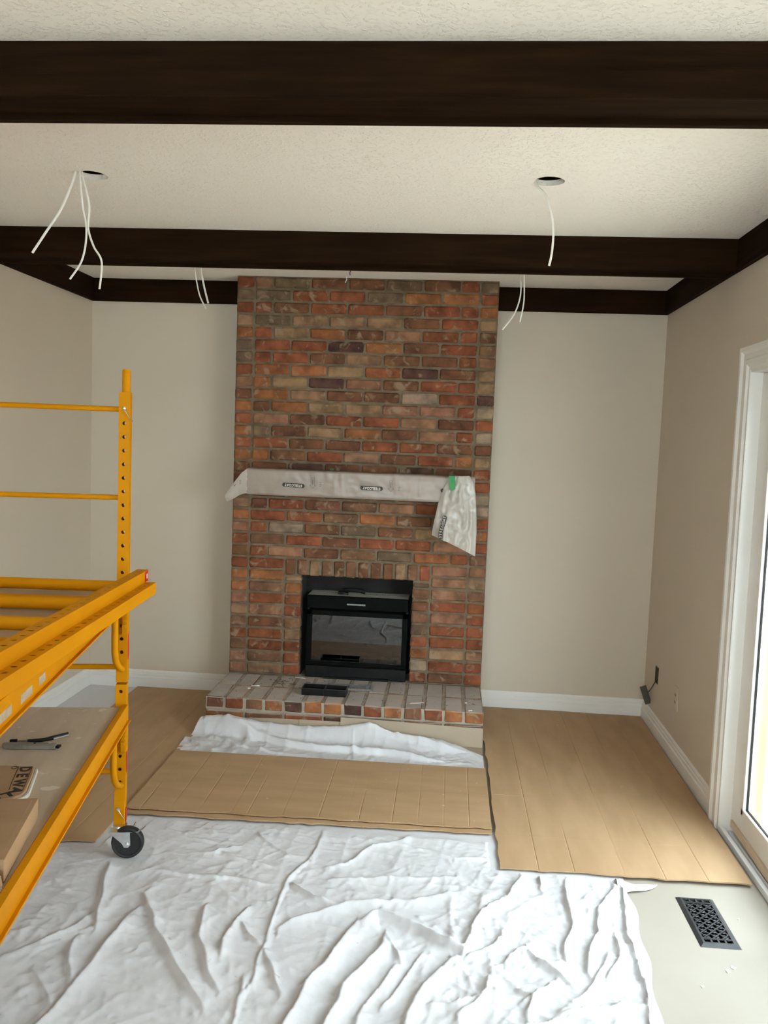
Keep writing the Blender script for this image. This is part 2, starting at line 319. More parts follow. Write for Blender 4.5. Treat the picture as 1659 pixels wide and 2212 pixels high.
struct(MB().box(XL - 0.14, 0.0, 0.0, XR + 0.14, 0.14, ZC).build('wall_back', 'wall'))
struct(MB().box(XL - 0.14, YF, 0.0, XL, 0.0, ZC).build('wall_left', 'wall'))
DY0, DY1, DZ = -1.433, -3.40, 1.857
EY0, EY1, EZ0, EZ1 = -0.294, -0.242, 0.283, 0.367      # opening of the outlet box
struct(MB().box(XR, DY0, 0, XR + 0.14, EY0, ZC).box(XR, EY1, 0, XR + 0.14, 0, ZC).box(XR, EY0, 0, XR + 0.14, EY1, EZ0).box(XR, EY0, EZ1, XR + 0.14, EY1, ZC).box(XR, YF, 0, XR + 0.14, DY1, ZC).box(XR, DY1, DZ, XR + 0.14, DY0, ZC).build('wall_right', 'wall'))
WX0, WX1, WZ0, WZ1 = -0.55, 2.05, 0.70, 2.2
struct(MB().box(XL, YF - 0.14, 0, WX0, YF, ZC).box(WX1, YF - 0.14, 0, XR, YF, ZC).box(WX0, YF - 0.14, 0, WX1, YF, WZ0).box(WX0, YF - 0.14, WZ1, WX1, YF, ZC).build('wall_front', 'wall'))
# window behind the camera
w1 = struct(MB().box(WX0, YF - 0.1, WZ0, WX0 + 0.05, YF - 0.03, WZ1).box(WX1 - 0.05, YF - 0.1, WZ0, WX1, YF - 0.03, WZ1).box(WX0, YF - 0.1, WZ0, WX1, YF - 0.03, WZ0 + 0.05).box(WX0, YF - 0.1, WZ1 - 0.05, WX1, YF - 0.03, WZ1).box(0.725, YF - 0.1, WZ0, 0.775, YF - 0.03, WZ1).build('window_1', 'white'))
MB().box(WX0 + 0.05, YF - 0.07, WZ0 + 0.05, 0.725, YF - 0.066, WZ1 - 0.05).build('pane', 'glass', w1)
MB().box(0.775, YF - 0.07, WZ0 + 0.05, WX1 - 0.05, YF - 0.066, WZ1 - 0.05).build('pane', 'glass', w1)
# baseboards: stepped profile
BP = [(0, 0), (0.015, 0), (0.015, 0.066), (0.0105, 0.071), (0.0105, 0.086), (0.0075, 0.090), (0.0075, 0.101), (0.004, 0.109), (0, 0.11)]
def base_y(name, poly): return struct(poly.build(name, 'white'))
base_y('baseboard_back', MB().prism([(-d, z) for d, z in BP], 'x', XL, 0.0).prism([(-d, z) for d, z in BP], 'x', CW, XR))
base_y('baseboard_left', MB().prism([(XL + d, z) for d, z in BP], 'y', YF, -0.0145))
base_y('baseboard_right', MB().prism([(XR - d, z) for d, z in BP], 'y', -1.333, -0.0145).prism([(XR - d, z) for d, z in BP], 'y', YF, DY1 - 0.1))
# dark boards round the ceiling
struct(MB().box(XL, -TB, ZC - TH, -0.001, 0, ZC).build('trim_1', 'beam', bevel=0.002))
struct(MB().box(CW + 0.001, -TB, ZC - TH, XR, 0, ZC).build('trim_2', 'beam', bevel=0.002))
struct(MB().box(XL, YF, ZC - TH, XL + TB, -TB, ZC).build('trim_3', 'beam_y', bevel=0.002))
struct(MB().box(XR - TB, YF, ZC - TH, XR, -TB, ZC).build('trim_4', 'beam_y', bevel=0.002))
def beam(y, h, depth, label):
    t = thing('ceiling_beam', label, 'beam', (0, y, ZC), 0, 'dark boxed ceiling beams')
    x0, x1 = XL + TB, XR - TB
    MB().box(x0, 0, -h, x1, 0.02, 0).build('side_board', 'beam', t, bevel=0.0015)
    MB().box(x0, depth - 0.02, -h - 0.004, x1, depth, 0).build('side_board', 'beam', t, bevel=0.0015)
    MB().box(x0, 0.02, -h + 0.010, x1, depth - 0.02, -h + 0.028).build('bottom_board', 'beam', t)
beam(-1.199, 0.130, 0.145, 'dark brown boxed ceiling beam nearest the brick chimney, crossing behind the cable holes')
beam(-2.9116, 0.121, 0.160, 'dark brown boxed ceiling beam crossing above the drop cloth, far from the chimney')

# ---------------------------------------------------------------- sliding patio door in the right wall
def casing():
    m = MB(); P = [(0.0, 0), (0.026, 0), (0.026, 0.018), (0.017, 0.030), (0.017, 0.052), (0.022, 0.058), (0.022, 0.078), (0.014, 0.088), (0.014, 0.103), (0, 0.103)]   # (out from wall, across from outer edge)
    yo, yi = DY0 + 0.103, DY1 - 0.103; zo = DZ + 0.09
    def ring(fn): return [fn(o, a) for o, a in P]
    n = len(P)
    rings = [ring(lambda o, a: (XR - o, yo - a, 0.0)), ring(lambda o, a: (XR - o, yo - a, zo - a * 0.9)), ring(lambda o, a: (XR - o, yi + a, zo - a * 0.9)), ring(lambda o, a: (XR - o, yi + a, 0.0))]
    vs_ = [v for r in rings for v in r]; fs_ = []
    for i in range(3):
        for k in range(n): fs_.append((i * n + k, i * n + (k + 1) % n, (i + 1) * n + (k + 1) % n, (i + 1) * n + k))
    fs_ += [tuple(range(n)), tuple(range(3 * n, 4 * n))]
    return m.add(vs_, fs_)
struct(casing().build('trim_5', 'white'))
PX = 2.413
d1 = struct(MB().box(XR - 0.012, DY0 + 0.0, 0.0, 2.462, DY0 - 0.002, DZ).box(XR + 0.002, DY1, 0, XR + 0.14, DY1 + 0.03, DZ).box(XR - 0.012, DY1, DZ - 0.012, XR + 0.14, DY0, DZ).build('door_1', 'white'))
def panel(y0, y1, x, name, st=0.112, glassz=0.137):
    zt = DZ - 0.014; z0 = 0.045
    f = MB().box(x, y0, z0, x + 0.035, y0 - st, zt).box(x, y1, z0, x + 0.035, y1 + st, zt).box(x, y0 - st, z0, x + 0.035, y1 + st, glassz - 0.012).box(x, y0 - st, zt - 0.10, x + 0.035, y1 + st, zt).build(name, 'white', d1, bevel=0.002)
    a, b = y0 - st, y1 + st
    MB().box(x - 0.004, a, glassz - 0.012, x + 0.012, a - 0.022, zt - 0.10).box(x - 0.004, b, glassz - 0.012, x + 0.012, b + 0.022, zt - 0.10).box(x - 0.004, a, glassz - 0.012, x + 0.012, b, glassz + 0.012).box(x - 0.004, a, zt - 0.122, x + 0.012, b, zt - 0.10).build('glazing_bead', 'white', f, bevel=0.002)
    MB().box(x + 0.016, a, glassz - 0.02, x + 0.020, b, zt - 0.09).build('pane', 'glass', f)
    MB().box(x + 0.008, a - 0.020, glassz + 0.008, x + 0.015, a - 0.028, zt - 0.11).box(x + 0.008, a, glassz + 0.006, x + 0.015, b, glassz + 0.016).build('gasket', 'black', f)
panel(DY0 - 0.002, -2.45, PX, 'sliding_panel'); panel(-2.38, DY1 + 0.03, PX + 0.045, 'fixed_panel')
MB().box(2.366, DY0 - 0.004, 0.0, 2.384, DY1 + 0.005, 0.024).box(2.384, DY0 - 0.004, 0.0, XR + 0.14, DY1 + 0.005, 0.006).box(2.398, DY0 - 0.03, 0.006, 2.402, DY1 + 0.005, 0.018).build('sill_track', 'alu', d1, bevel=0.001)
MB().box(PX + 0.013, DY0 - 0.004, 0.006, PX + 0.022, DY1 + 0.005, 0.046).build('track_channel', 'alu', d1)
MB().box(2.462, DY0 + 0.0, 0.0, 2.53, DY0 - 0.0025, DZ).build('exterior_jamb_board', 'fencewood', d1)
tag(MB().bar((2.4125, DY0 - 0.02, 0.044), (2.403, -2.42, 0.022), 0.013, 0.032).build('security_stick', 'woodstick', None, bevel=0.0015), 'pale wooden stick lying in the white sill track of the sliding glass door', 'stick')

# ---------------------------------------------------------------- outside the glass
struct(MB().box(XR + 0.141, -12, -0.35, 14, 16, -0.2).build('ground', 'grass'))
fn = thing('garden_fence', 'tan wooden board fence outside, seen through the door glass', 'fence', (0, 0, 0))
fb = MB().box(0, 0, 0, 0.02, 0.15, 1.75).mesh('fence_board', bevel=0.003)
for i in range(60):
    o = obj('fence_board', fb, 'fencewood', fn); o.location = (4.4 + (i % 3) * 0.004, -3.0 + i * 0.158, -0.2)
MB().box(4.43, -3.0, 0.1, 4.47, 6.48, 0.19).build('fence_rail', 'fencewood', fn)
MB().box(4.43, -3.0, 1.2, 4.47, 6.48, 1.29).build('fence_rail', 'fencewood', fn)
pp = thing('porch_post', 'white square porch post outside the sliding glass door', 'post', (3.30, 0.20, -0.2))
MB().box(-0.06, -0.06, 0, 0.06, 0.06, 2.9).build('post_shaft', 'white', pp, bevel=0.004)
MB().box(-0.08, -0.08, 0, 0.08, 0.08, 0.18).build('post_base', 'white', pp, bevel=0.004)

# ================================================================ BRICK CHIMNEY
CH = (ZC - HZ) / 33.0; U = CW / 14.0; J = 0.0115; BD = 0.09; PROUD = 0.009
TONE = {'R': (0.215, 0.074, 0.036), 'D': (0.150, 0.070, 0.039), 'O': (0.275, 0.112, 0.047), 'T': (0.235, 0.145, 0.085), 'G': (0.150, 0.105, 0.068), 'P': (0.250, 0.128, 0.080), 'M': (0.095, 0.050, 0.040), 'W': (0.30, 0.225, 0.16), 'K': (0.105, 0.064, 0.042), 'S': (0.180, 0.096, 0.056)}
def tone(c):
    r = TONE[c]; k = random.uniform(0.88, 1.13); return (r[0] * k, r[1] * k * random.uniform(0.95, 1.06), r[2] * k, 1)
VAR = {}
def brick_var(w, h, d):
    key = (round(w, 3), round(h, 3), round(d, 3))
    if key not in VAR:
        VAR[key] = []
        for i in range(5):
            VAR[key].append(MB().box(-w / 2, -d / 2, -h / 2, w / 2, d / 2, h / 2).mesh('brick', bevel=0.0075, jitter=0.0020))
    return random.choice(VAR[key])
def put_brick(parent, x, y, z, w, h, d, c, m='brick'):
    o = obj('brick', brick_var(w, h, d), m, parent); o.location = (x + random.uniform(-.001, .001), y + random.uniform(-.0015, .0015), z + random.uniform(-.001, .001))
    o.rotation_euler = (0, random.uniform(-.006, .006), random.uniform(-.006, .006)); o.color = tone(c); return o
chim = thing('brick_chimney', 'floor to ceiling red brick chimney breast with a square fireplace opening', 'chimney', (0, 0, 0))
OX0, OX1 = 4 * U - 0.002, 10 * U + 0.002; OZ = HZ + 0.576
MB().box(0.004, CY + PROUD, OZ + 0.008, CW - 0.004, -0.0005, ZC).box(0.004, CY + PROUD, HZ, OX0 - 0.006, -0.0005, OZ + 0.008).box(OX1 + 0.006, CY + PROUD, HZ, CW - 0.004, -0.0005, OZ + 0.008).build('mortar_core', 'mortar', chim)
ROWS = ['R|TGDDKDR|G', 'G|GRRGOO|R', 'R|RDRRDRR|O', 'T|GTTTDR|T', 'O|RTODPRR|D', 'G|RRMODR|S', 'G|RRDTDDO|S', 'R|OOTRMD|T', 'P|OTMSDRR|T', 'D|OTDDWR|M', 'O|DOTTPPR|W', 'R|PDRRPD|R', 'O|GDTODPR|W', 'R|RDDRRD|D', 'O|ODRTDRO|T', 'D|DMDDKD|R', 'D|RDSDDRD|R', 'D|DRDDRD|W', 'T|DRDSPRS|W', 'O|RRSODP|R', 'P|RWDGDTR|O', 'R|SRDRRP|R', 'D|RPDSGOR|S']
def zc_row(r): return ZC - (r + 0.5) * CH
yb = CY + BD / 2; hb = CH - J
for r, s in enumerate(ROWS):
    a, b, c = s.split('|'); z = zc_row(r)
    put_brick(chim, U / 2, yb, z, U - J, hb, BD, a); put_brick(chim, CW - U / 2, yb, z, U - J, hb, BD, c)
    x = U
    for k, ch in enumerate(b):
        w = U if (len(b) == 7 and k in (0, 6)) else 2 * U
        put_brick(chim, x + w / 2, yb, z, w - J, hb, BD, ch); x += w
z24 = zc_row(23); top24 = z24 + CH / 2
for x, w, ch in ((U / 2, U, 'R'), (2 * U, 2 * U, 'R'), (CW - U / 2, U, 'S'), (CW - 2 * U, 2 * U, 'P')): put_brick(chim, x, yb, z24, w - J, hb, BD, ch)
SOLD = 'DSTSDSDDDTSR'; pw = 8 * U / 12; sh = top24 - OZ
for k, ch in enumerate(SOLD): put_brick(chim, 3 * U + pw * (k + 0.5), yb, (top24 + OZ) / 2, pw - J, sh - J * 0.8, BD, ch)
zf0 = zc_row(24) - CH / 2
for x, ch in ((3.5 * U, 'T'), (10.5 * U, 'G')): put_brick(chim, x, yb, (OZ + zf0) / 2 - 0.001, U - J, OZ - zf0 - J * 0.8, BD, ch)
LOW = ['OO- -PT', 'OSO SPS', 'PRR DRR', 'TPR SPR', 'SDS GRR', 'RRT RRR', 'SRR OTP', 'PSR WRR', 'STR RDR']
for k, s in enumerate(LOW):
    z = zc_row(24 + k); L_, R_ = s.split(' ')
    for x, w, ch in ((U / 2, U, L_[0]), (2 * U, 2 * U, L_[1]), (3.5 * U, U, L_[2]), (10.5 * U, U, R_[0]), (12 * U, 2 * U, R_[1]), (13.5 * U, U, R_[2])):
        if ch != '-': put_brick(chim, x, yb, z, w - J, hb, BD, ch)
# firebox lining behind the opening (goes back through the wall)
MB().box(OX0 - 0.006, CY + 0.05, HZ, OX0 + 0.001, -0.002, OZ + 0.008).box(OX1 - 0.001, CY + 0.05, HZ, OX1 + 0.006, -0.002, OZ + 0.008).box(OX0, -0.004, HZ, OX1, -0.0015, OZ).box(OX0, CY + 0.04, OZ, OX1, -0.002, OZ + 0.007).build('firebox_lining', 'soot', chim)

# ---------------------------------------------------------------- hearth
hearth = thing('brick_hearth', 'low raised brick hearth with a dusty top in front of the chimney', 'hearth', (0, 0, 0))
HF = CY - HD
MB().box(0.004, HF + 0.0065, HZ - 0.067, CW - 0.004, CY + 0.05, HZ - 0.0035).box(0.006, HF + 0.015, 0, CW - 0.006, CY + 0.05, HZ - 0.067).box(0.006, CY + 0.05, 0, CW - 0.006, -0.0005, HZ - 0.001).build('mortar_core', 'mortar_pale', hearth)
rows_d = (HD - 0.0) / 2
HT = 'DRSOMOOMROSROO'
for k in range(14):
    put_brick(hearth, U * (k + 0.5), HF + rows_d / 2, HZ - 0.031, U - 0.007, 0.062, rows_d - 0.006, HT[k], 'brick_dust')
    put_brick(hearth, U * (k + 0.5), HF + rows_d * 1.5, HZ - 0.031, U - 0.007, 0.062, rows_d - 0.006, random.choice('SRDT'), 'brick_dust')
for k, ch in enumerate('ODRDSPS'): put_brick(hearth, 2 * U * (k + 0.5), HF + 0.051, HZ - 0.062 - J - 0.029, 2 * U - 0.009, 0.060, 0.09, ch, 'brick_dust')
for k, ch in enumerate('RSDRDRS'): put_brick(hearth, 2 * U * (k + 0.5), HF + 0.051, HZ - 0.129 - J - 0.022, 2 * U - 0.009, 0.036, 0.09, ch, 'brick_dust')
for sx in (0.048, CW - 0.048):
    for yy in (HF + 0.21, HF + 0.40): put_brick(hearth, sx, yy, HZ - 0.062 - J - 0.030, 0.09, 0.057, 0.19, random.choice('RSD'), 'brick_dust')

# ---------------------------------------------------------------- fireplace insert
ins = thing('fireplace_insert', 'black electric fireplace insert standing in the brick opening', 'fireplace', (0.73, CY + 0.012, HZ))
iw, ih = 0.286, 0.470
MB().box(-iw, 0.02, 0.02, iw, 0.184, 0.035).box(-iw, 0.02, 0.02, -iw + 0.012, 0.184, ih - 0.002).box(iw - 0.012, 0.02, 0.02, iw, 0.184, ih - 0.002).box(-iw, 0.178, 0.02, iw, 0.184, ih - 0.002).build('body', 'black', ins)
tpm = MB().box(-iw + 0.002, 0.0, ih - 0.004, iw - 0.002, 0.105, ih).box(-iw + 0.002, 0.135, ih - 0.004, iw - 0.002, 0.184, ih)
sx = [-0.19 + k * 0.0118 for k in range(34) if not -0.075 < -0.19 + k * 0.0118 < 0.02]      # vent slots
ex = [-iw + 0.002] + [q for x in sx for q in (x, x + 0.0055)] + [iw - 0.002]
for x0, x1 in zip(ex[0::2], ex[1::2]): tpm.box(x0, 0.105, ih - 0.004, x1, 0.135, ih)
tpm.build('top_plate', 'dusty', ins)
MB().tube([(-0.10, 0.13, ih + 0.012), (-0.06, 0.12, ih + 0.018), (0.0, 0.125, ih + 0.015), (0.03, 0.12, ih + 0.008)], 0.011, 8, 0.6).build('cord_coil', 'black', ins, smooth=True)
MB().tube([(-0.09 + 0.028 * math.cos(t * 0.7), 0.05 + 0.02 * math.sin(t * 0.7), ih + 0.004 + 0.001 * t) for t in range(14)], 0.004, 6).build('power_cord', 'black', ins, smooth=True)
MB().box(-iw, -0.004, ih - 0.072, iw, 0.02, ih).build('header_panel', 'insblack', ins, bevel=0.003)
MB().box(-0.06, -0.0065, ih - 0.047, 0.045, -0.0035, ih - 0.038).build('badge', 'pewter', ins, bevel=0.001)
MB().box(-iw, 0.0, 0.095, -iw + 0.03, 0.02, ih - 0.084).box(iw - 0.03, 0.0, 0.095, iw, 0.02, ih - 0.084).box(-iw, 0.0, ih - 0.112, iw, 0.02, ih - 0.084).box(-iw, 0.0, 0.072, iw, 0.02, 0.095).build('door_frame', 'insblack', ins, bevel=0.003)
MB().box(-iw + 0.028, 0.010, 0.093, iw - 0.028, 0.013, ih - 0.110).build('glass_front', 'fireglass', ins)
MB().box(-iw, -0.002, 0.0, iw, 0.02, 0.066).build('lower_panel', 'black', ins, bevel=0.003)
MB().box(-0.18, -0.022, 0.0, 0.19, 0.0, 0.012).build('foot_plate', 'black', ins, bevel=0.002)
for (x0, z0, x1, z1, yy, rr) in ((-0.21, 0.13, 0.06, 0.17, 0.10, 0.028), (-0.05, 0.18, 0.20, 0.12, 0.085, 0.026), (-0.16, 0.18, 0.10, 0.125, 0.12, 0.024), (0.02, 0.13, 0.22, 0.18, 0.13, 0.024)):
    MB().tube([(x0 + (x1 - x0) * t / 5, yy + 0.006 * math.sin(t * 2.1), z0 + (z1 - z0) * t / 5 + 0.006 * math.sin(t * 1.7)) for t in range(6)], [rr * (0.9 + 0.15 * math.sin(t * 2.6)) for t in range(6)], 10).build('log', 'log', ins, smooth=True)
MB().box(-0.25, 0.06, 0.035, 0.25, 0.17, 0.10).build('ember_bed', 'log', ins, bevel=0.015, jitter=0.004)

# ---------------------------------------------------------------- mantel and its plastic wrap
mt = thing('mantel_shelf', 'boxy mantel shelf on the brick chimney, hidden under white plastic', 'shelf', (0, CY, 1.22))
MB().box(0.125, -0.138, 0.004, 1.345, 0.004, 0.130).build('shelf_box', 'shelf', mt, bevel=0.003)
MB().box(0.30, -0.05, -0.012, 0.36, 0.003, 0.006).box(1.10, -0.05, -0.012, 1.16, 0.003, 0.006).build('bracket', 'shelf', mt, bevel=0.002)
def wrap_sheet():
    nx = 150; prof = [(CY - 0.002, 1.3535), (CY - 0.07, 1.3545), (CY - 0.128, 1.354)] + [(CY - 0.1425, z) for z in np.linspace(1.349, 1.216, 16)] + [(CY - 0.139, 1.2125), (CY - 0.10, 1.2125)]
    xs = np.linspace(0.118, 1.352, nx); X = np.zeros((len(prof), nx)); Y = X.copy(); Z = X.copy()
    for i, (y, z) in enumerate(prof):
        X[i] = xs; Y[i] = y; Z[i] = z
    n = (vnoise(X * 16 + 3, Z * 26, 3) - 0.5) * 0.006 + (vnoise(X * 45 + 9, Z * 50, 4) - 0.5) * 0.0028
    cre = np.zeros_like(X)
    for c, k in ((0.60, 0.05), (0.64, -0.1), (0.84, 0.1), (0.93, -0.05), (1.01, 0.08), (1.06, 0.02), (0.30, 0.6)): cre += 0.005 * np.exp(-np.abs(X - c - k * (Z - 1.28)) / 0.006) * vnoise(X * 0 + c * 50, Z * 22, 6)
    Y[3:-2] -= np.abs(n[3:-2]) + cre[3:-2]
    Z[:3] += np.abs(n[:3])
    return grid_mesh('plastic_wrap', X, Y, Z)
pl = obj('plastic_wrap', wrap_sheet(), 'plastic')
tag(pl, 'milky plastic film with brown printing wrapped over the long mantel shelf', 'plastic sheet')
# loose left end flaring out from the shelf
def flap_left():
    top = [(0.120, 1.354), (0.085, 1.325), (0.050, 1.279), (0.020, 1.235), (-0.005, 1.197)]; bot = [(0.122, 1.219), (0.098, 1.214), (0.073, 1.204), (0.045, 1.186), (0.0, 1.166)]
    n = 26; m_ = 14; t = np.linspace(0, 1, n); k = np.linspace(0, 1, 5)
    tx = np.interp(t, k, [p[0] for p in top]); tz = np.interp(t, k, [p[1] for p in top]); bx_ = np.interp(t, k, [p[0] for p in bot]); bz = np.interp(t, k, [p[1] for p in bot])
    s = np.linspace(0, 1, m_)[:, None]
    X = tx * (1 - s) + bx_ * s; Z = tz * (1 - s) + bz * s
    Y = CY - 0.1435 + 0.03 * t[None, :] ** 1.5 * (0.3 + s) - 0.014 * np.sin(s * 3.1) * t[None, :] * (1 - 0.4 * t[None, :]) + (vnoise(X * 40, Z * 40, 8) - 0.5) * 0.01 * t[None, :]
    return grid_mesh('flared_end', X, Y, Z)
obj('flared_end', flap_left(), 'plastic_bag', pl)
# printing on the film (upside down, as it hangs)
def pill(w, h, t=0.0006):
    p = []
    for k in range(16):
        a = 2 * math.pi * k / 16; cx = (w - h) / 2 * (1 if math.cos(a) > 0 else -1); p.append((cx + math.cos(a) * h / 2, math.sin(a) * h / 2))
    return MB().prism([(x, z) for x, z in p], 'y', -t, t)
def label_steel(x, z, y, rot, parent, w=0.122):
    o = pill(w, 0.0235).build('printed_badge', 'ink', parent); o.location = (x, y, z); o.rotation_euler = (0, rot, 0)
    t = obj('printed_word', text_mesh('STEELCOAT', 0.0195, 0.0003, 0.0004), 'sticker', parent); t.scale = (0.90, 1, 1)
    t.rotation_mode = 'XYZ'; t.matrix_local = Matrix.Translation((x, y - 0.0008, z)) @ Matrix.Rotation(rot, 4, 'Y') @ Matrix.Rotation(math.pi / 2, 4, 'X') @ Matrix.Rotation(math.pi, 4, 'Z') @ Matrix.Diagonal((0.92, 1, 1, 1))
FY = CY - 0.1535
label_steel(0.377, 1.2725, FY, 0.04, pl); label_steel(0.801, 1.2735, FY, 0.02, pl)
pill(0.03, 0.022).build('printed_badge', 'ink', pl).location = (1.186, FY, 1.277)
def arrow(x, z0, z1):
    m = MB(); w = 0.009; hw = 0.016; zm = z1 + 0.016
    pts = [(-w, z0), (w, z0), (w, zm), (hw, zm), (0, z1), (-hw, zm), (-w, zm)]
    for a, b in zip(pts, pts[1:] + pts[:1]): m.bar((x + a[0], FY, a[1]), (x + b[0], FY, b[1]), 0.0014, 0.0009, up=(0, 1, 0.01))
    m.bar((x, FY, z0 - 0.008), (x, FY, zm + 0.004), 0.0035, 0.0009, up=(0, 1, 0.01))
    return m
arrow(0.482, 1.317, 1.260).build('printed_arrow', 'inkgrey', pl); arrow(0.905, 1.319, 1.260).build('printed_arrow', 'inkgrey', pl)
for x, z in ((0.522, 1.283), (0.948, 1.277)):
    m = MB()
    for k in range(3): m.bar((x - 0.005 + 0.001 * k, FY, z + (k - 1) * 0.009), (x + 0.006 + 0.001 * k, FY, z + (k - 1) * 0.009), 0.0026, 0.0009, up=(0, 1, 0.01))
    m.build('printed_marks', 'inkgrey', pl)
m = MB()
for k in range(3): m.bar((0.080, CY - 0.152, 1.270 + k * 0.0085), (0.087, CY - 0.152, 1.270 + k * 0.0085), 0.0024, 0.0009, up=(0, 1, 0.01))
m.bar((0.046, CY - 0.150, 1.262), (0.052, CY - 0.150, 1.255), 0.0022, 0.0009, up=(0, 1, 0.01)); m.bar((0.052, CY - 0.150, 1.255), (0.060, CY - 0.150, 1.264), 0.0022, 0.0009, up=(0, 1, 0.01))
m.build('printed_marks', 'inkgrey', pl)
# gathered bag end hanging at the right
def bag():
    Lc = [(1.214, 1.354), (1.183, 1.289), (1.162, 1.214), (1.148, 1.139), (1.138, 1.077), (1.134, 1.036)]; Rc = [(1.322, 1.360), (1.347, 1.320), (1.360, 1.250), (1.367, 1.170), (1.373, 1.050), (1.371, 0.931)]
    n, m_ = 60, 46; s = np.linspace(0, 1, n)[:, None]; t = np.linspace(0, 1, m_)[None, :]; k = np.linspace(0, 1, 6)
    lx = np.interp(s, k, [p[0] for p in Lc]); lz = np.interp(s, k, [p[1] for p in Lc]); rx = np.interp(s, k, [p[0] for p in Rc]); rz = np.interp(s, k, [p[1] for p in Rc])
    X = lx * (1 - t) + rx * t; Z = lz * (1 - t) + rz * t + 0.006 * np.sin(t * 3.1) * s
    bulge = np.sin(np.pi * t) ** 0.6
    a = X - 1.27; folds = 0.0045 * np.sin((t * 4.4 + 0.6 * s + vnoise(t * 3 + 1, s * 3, 11) * 1.3) * 2 * np.pi) * (0.25 + s) ** 0.7 + (np.abs(vnoise(X * 26 + 5, Z * 20, 12) - 0.5)) * -0.030 + (vnoise(X * 60, Z * 48, 13) - 0.5) * 0.008
    Y1 = CY - 0.150 - 0.020 * bulge * (0.3 + 0.7 * s) + folds * bulge
    Y2 = CY - 0.148 + 0.028 * bulge * s
    Xa = np.concatenate([X, X[:, ::-1][:, 1:]], 1); Za = np.concatenate([Z, Z[:, ::-1][:, 1:]], 1); Ya = np.concatenate([Y1, np.broadcast_to(Y2, Y1.shape)[:, ::-1][:, 1:]], 1)
    Ya = np.minimum(Ya, np.where(Za > 1.215, CY - 0.146, 9))
    return grid_mesh('bag_end', Xa, Ya, Za)
obj('bag_end', bag(), 'plastic_bag', pl)
BY = CY - 0.190
lb = MB()
pts = [(1.200, BY, 1.137), (1.196, BY, 1.112), (1.188, BY + 0.001, 1.088), (1.181, BY + 0.002, 1.060), (1.181, BY + 0.003, 1.031)]
for a, b in zip(pts, pts[1:]): lb.bar(a, (b[0], b[1], b[2] - 0.001), 0.022, 0.0012, up=(0, 1, 0.001))
lb.disc((1.200, BY, 1.137), (0, 1, 0), [(0.011, -0.0006), (0.011, 0.0006)], 12).disc((1.181, BY + 0.003, 1.031), (0, 1, 0), [(0.011, -0.0006), (0.011, 0.0006)], 12)
lb.build('printed_badge', 'ink', pl)
for k, ch in enumerate('TAOCLEETS'):
    u = k / 8.0 * 4; i = min(int(u), 3); a, b = Vector(pts[i]), Vector(pts[i + 1]); p = a.lerp(b, u - i); an = math.atan2(b.z - a.z, b.x - a.x)
    t = obj('printed_letter', text_mesh(ch, 0.0185), 'sticker', pl)
    t.matrix_local = Matrix.Translation((p.x, p.y - 0.0012, p.z)) @ Matrix.Rotation(-(an + math.pi), 4, 'Y') @ Matrix.Rotation(math.pi / 2, 4, 'X')
tp_ = MB().prism([(1.212, 1.357), (1.245, 1.357), (1.2495, 1.291), (1.243, 1.287), (1.232, 1.280), (1.226, 1.2735), (1.217, 1.300)], 'y', CY - 0.1805, CY - 0.1795).box(1.212, CY - 0.180, 1.357, 1.245, CY - 0.10, 1.358)
tag(tp_.build('green_tape', 'green'), 'green tape strip holding the bunched plastic at the end of the mantel', 'tape')
tag(MB().box(0.552, CY - 0.006, 1.3565, 0.572, CY - 0.001, 1.366).box(0.553, CY - 0.03, 1.3565, 0.571, CY - 0.002, 1.3575).build('tape_scrap', 'green'), 'tiny green tape scrap sticking up behind the mantel plastic', 'tape')

# ================================================================ FLOOR COVERINGS
def sheet(name, corners, creases_u, creases_v, z, m, label, cat='cardboard', thick=0.005, warp=0.003, jag=(), group=None, seed=1, rise=None, depth=0.0018):
    """corners: back-left, back-right, front-right, front-left (x, y)"""
    def axis(cr, L, step):
        t = set(np.linspace(0, 1, max(2, int(L / step) + 1)).tolist())
        for c in cr: t |= {c - 0.0045 / L, c - 0.0032 / L, c, c + 0.0032 / L, c + 0.0045 / L}
        return np.array(sorted(v for v in t if 0 <= v <= 1))
    c = [np.array(p, float) for p in corners]
    LU = np.linalg.norm(c[1] - c[0]); LV = np.linalg.norm(c[3] - c[0])
    u = axis(creases_u, LU, 0.02)[None, :]; v = axis(creases_v, LV, 0.02)[:, None]
    X = c[0][0] * (1 - u) * (1 - v) + c[1][0] * u * (1 - v) + c[2][0] * u * v + c[3][0] * (1 - u) * v
    Y = c[0][1] * (1 - u) * (1 - v) + c[1][1] * u * (1 - v) + c[2][1] * u * v + c[3][1] * (1 - u) * v
    if 'front' in jag: Y = Y + (v > 0.9) * ((v - 0.9) * 10) ** 3 * (vnoise(X * 26, X * 0 + seed, seed) - 0.5) * 0.012
    if 'side' in jag: X = X + (u < 0.06) * ((0.06 - u) / 0.06) ** 2 * (vnoise(Y * 14, Y * 0 + seed, seed + 1) - 0.5) * 0.010
    Z = z + thick + warp * (vnoise(X * 2.3 + 7, Y * 2.3 + 20, seed) * 0.9 + 0.25 * vnoise(X * 9 + 7, Y * 9 + 40, seed + 2)) + 0 * X
    for cr in creases_u: Z = Z - depth * np.clip(1 - np.abs(u - cr) * LU / 0.0032, 0, 1) * np.clip(vnoise(v * 3 + cr * 40, v * 0, seed + 3) * 2.2, 0.25, 1)
    for cr in creases_v: Z = Z - depth * 0.7 * np.clip(1 - np.abs(v - cr) * LV / 0.0032, 0, 1) * np.clip(vnoise(u * 4 + cr * 30, u * 0, seed + 4) * 2.2 - 0.3, 0.1, 1)
    if rise is not None: Z = Z + rise(X, Y)
    o = obj(name, grid_mesh(name, X, Y, Z, True, thick), m); return tag(o, label, cat, group)
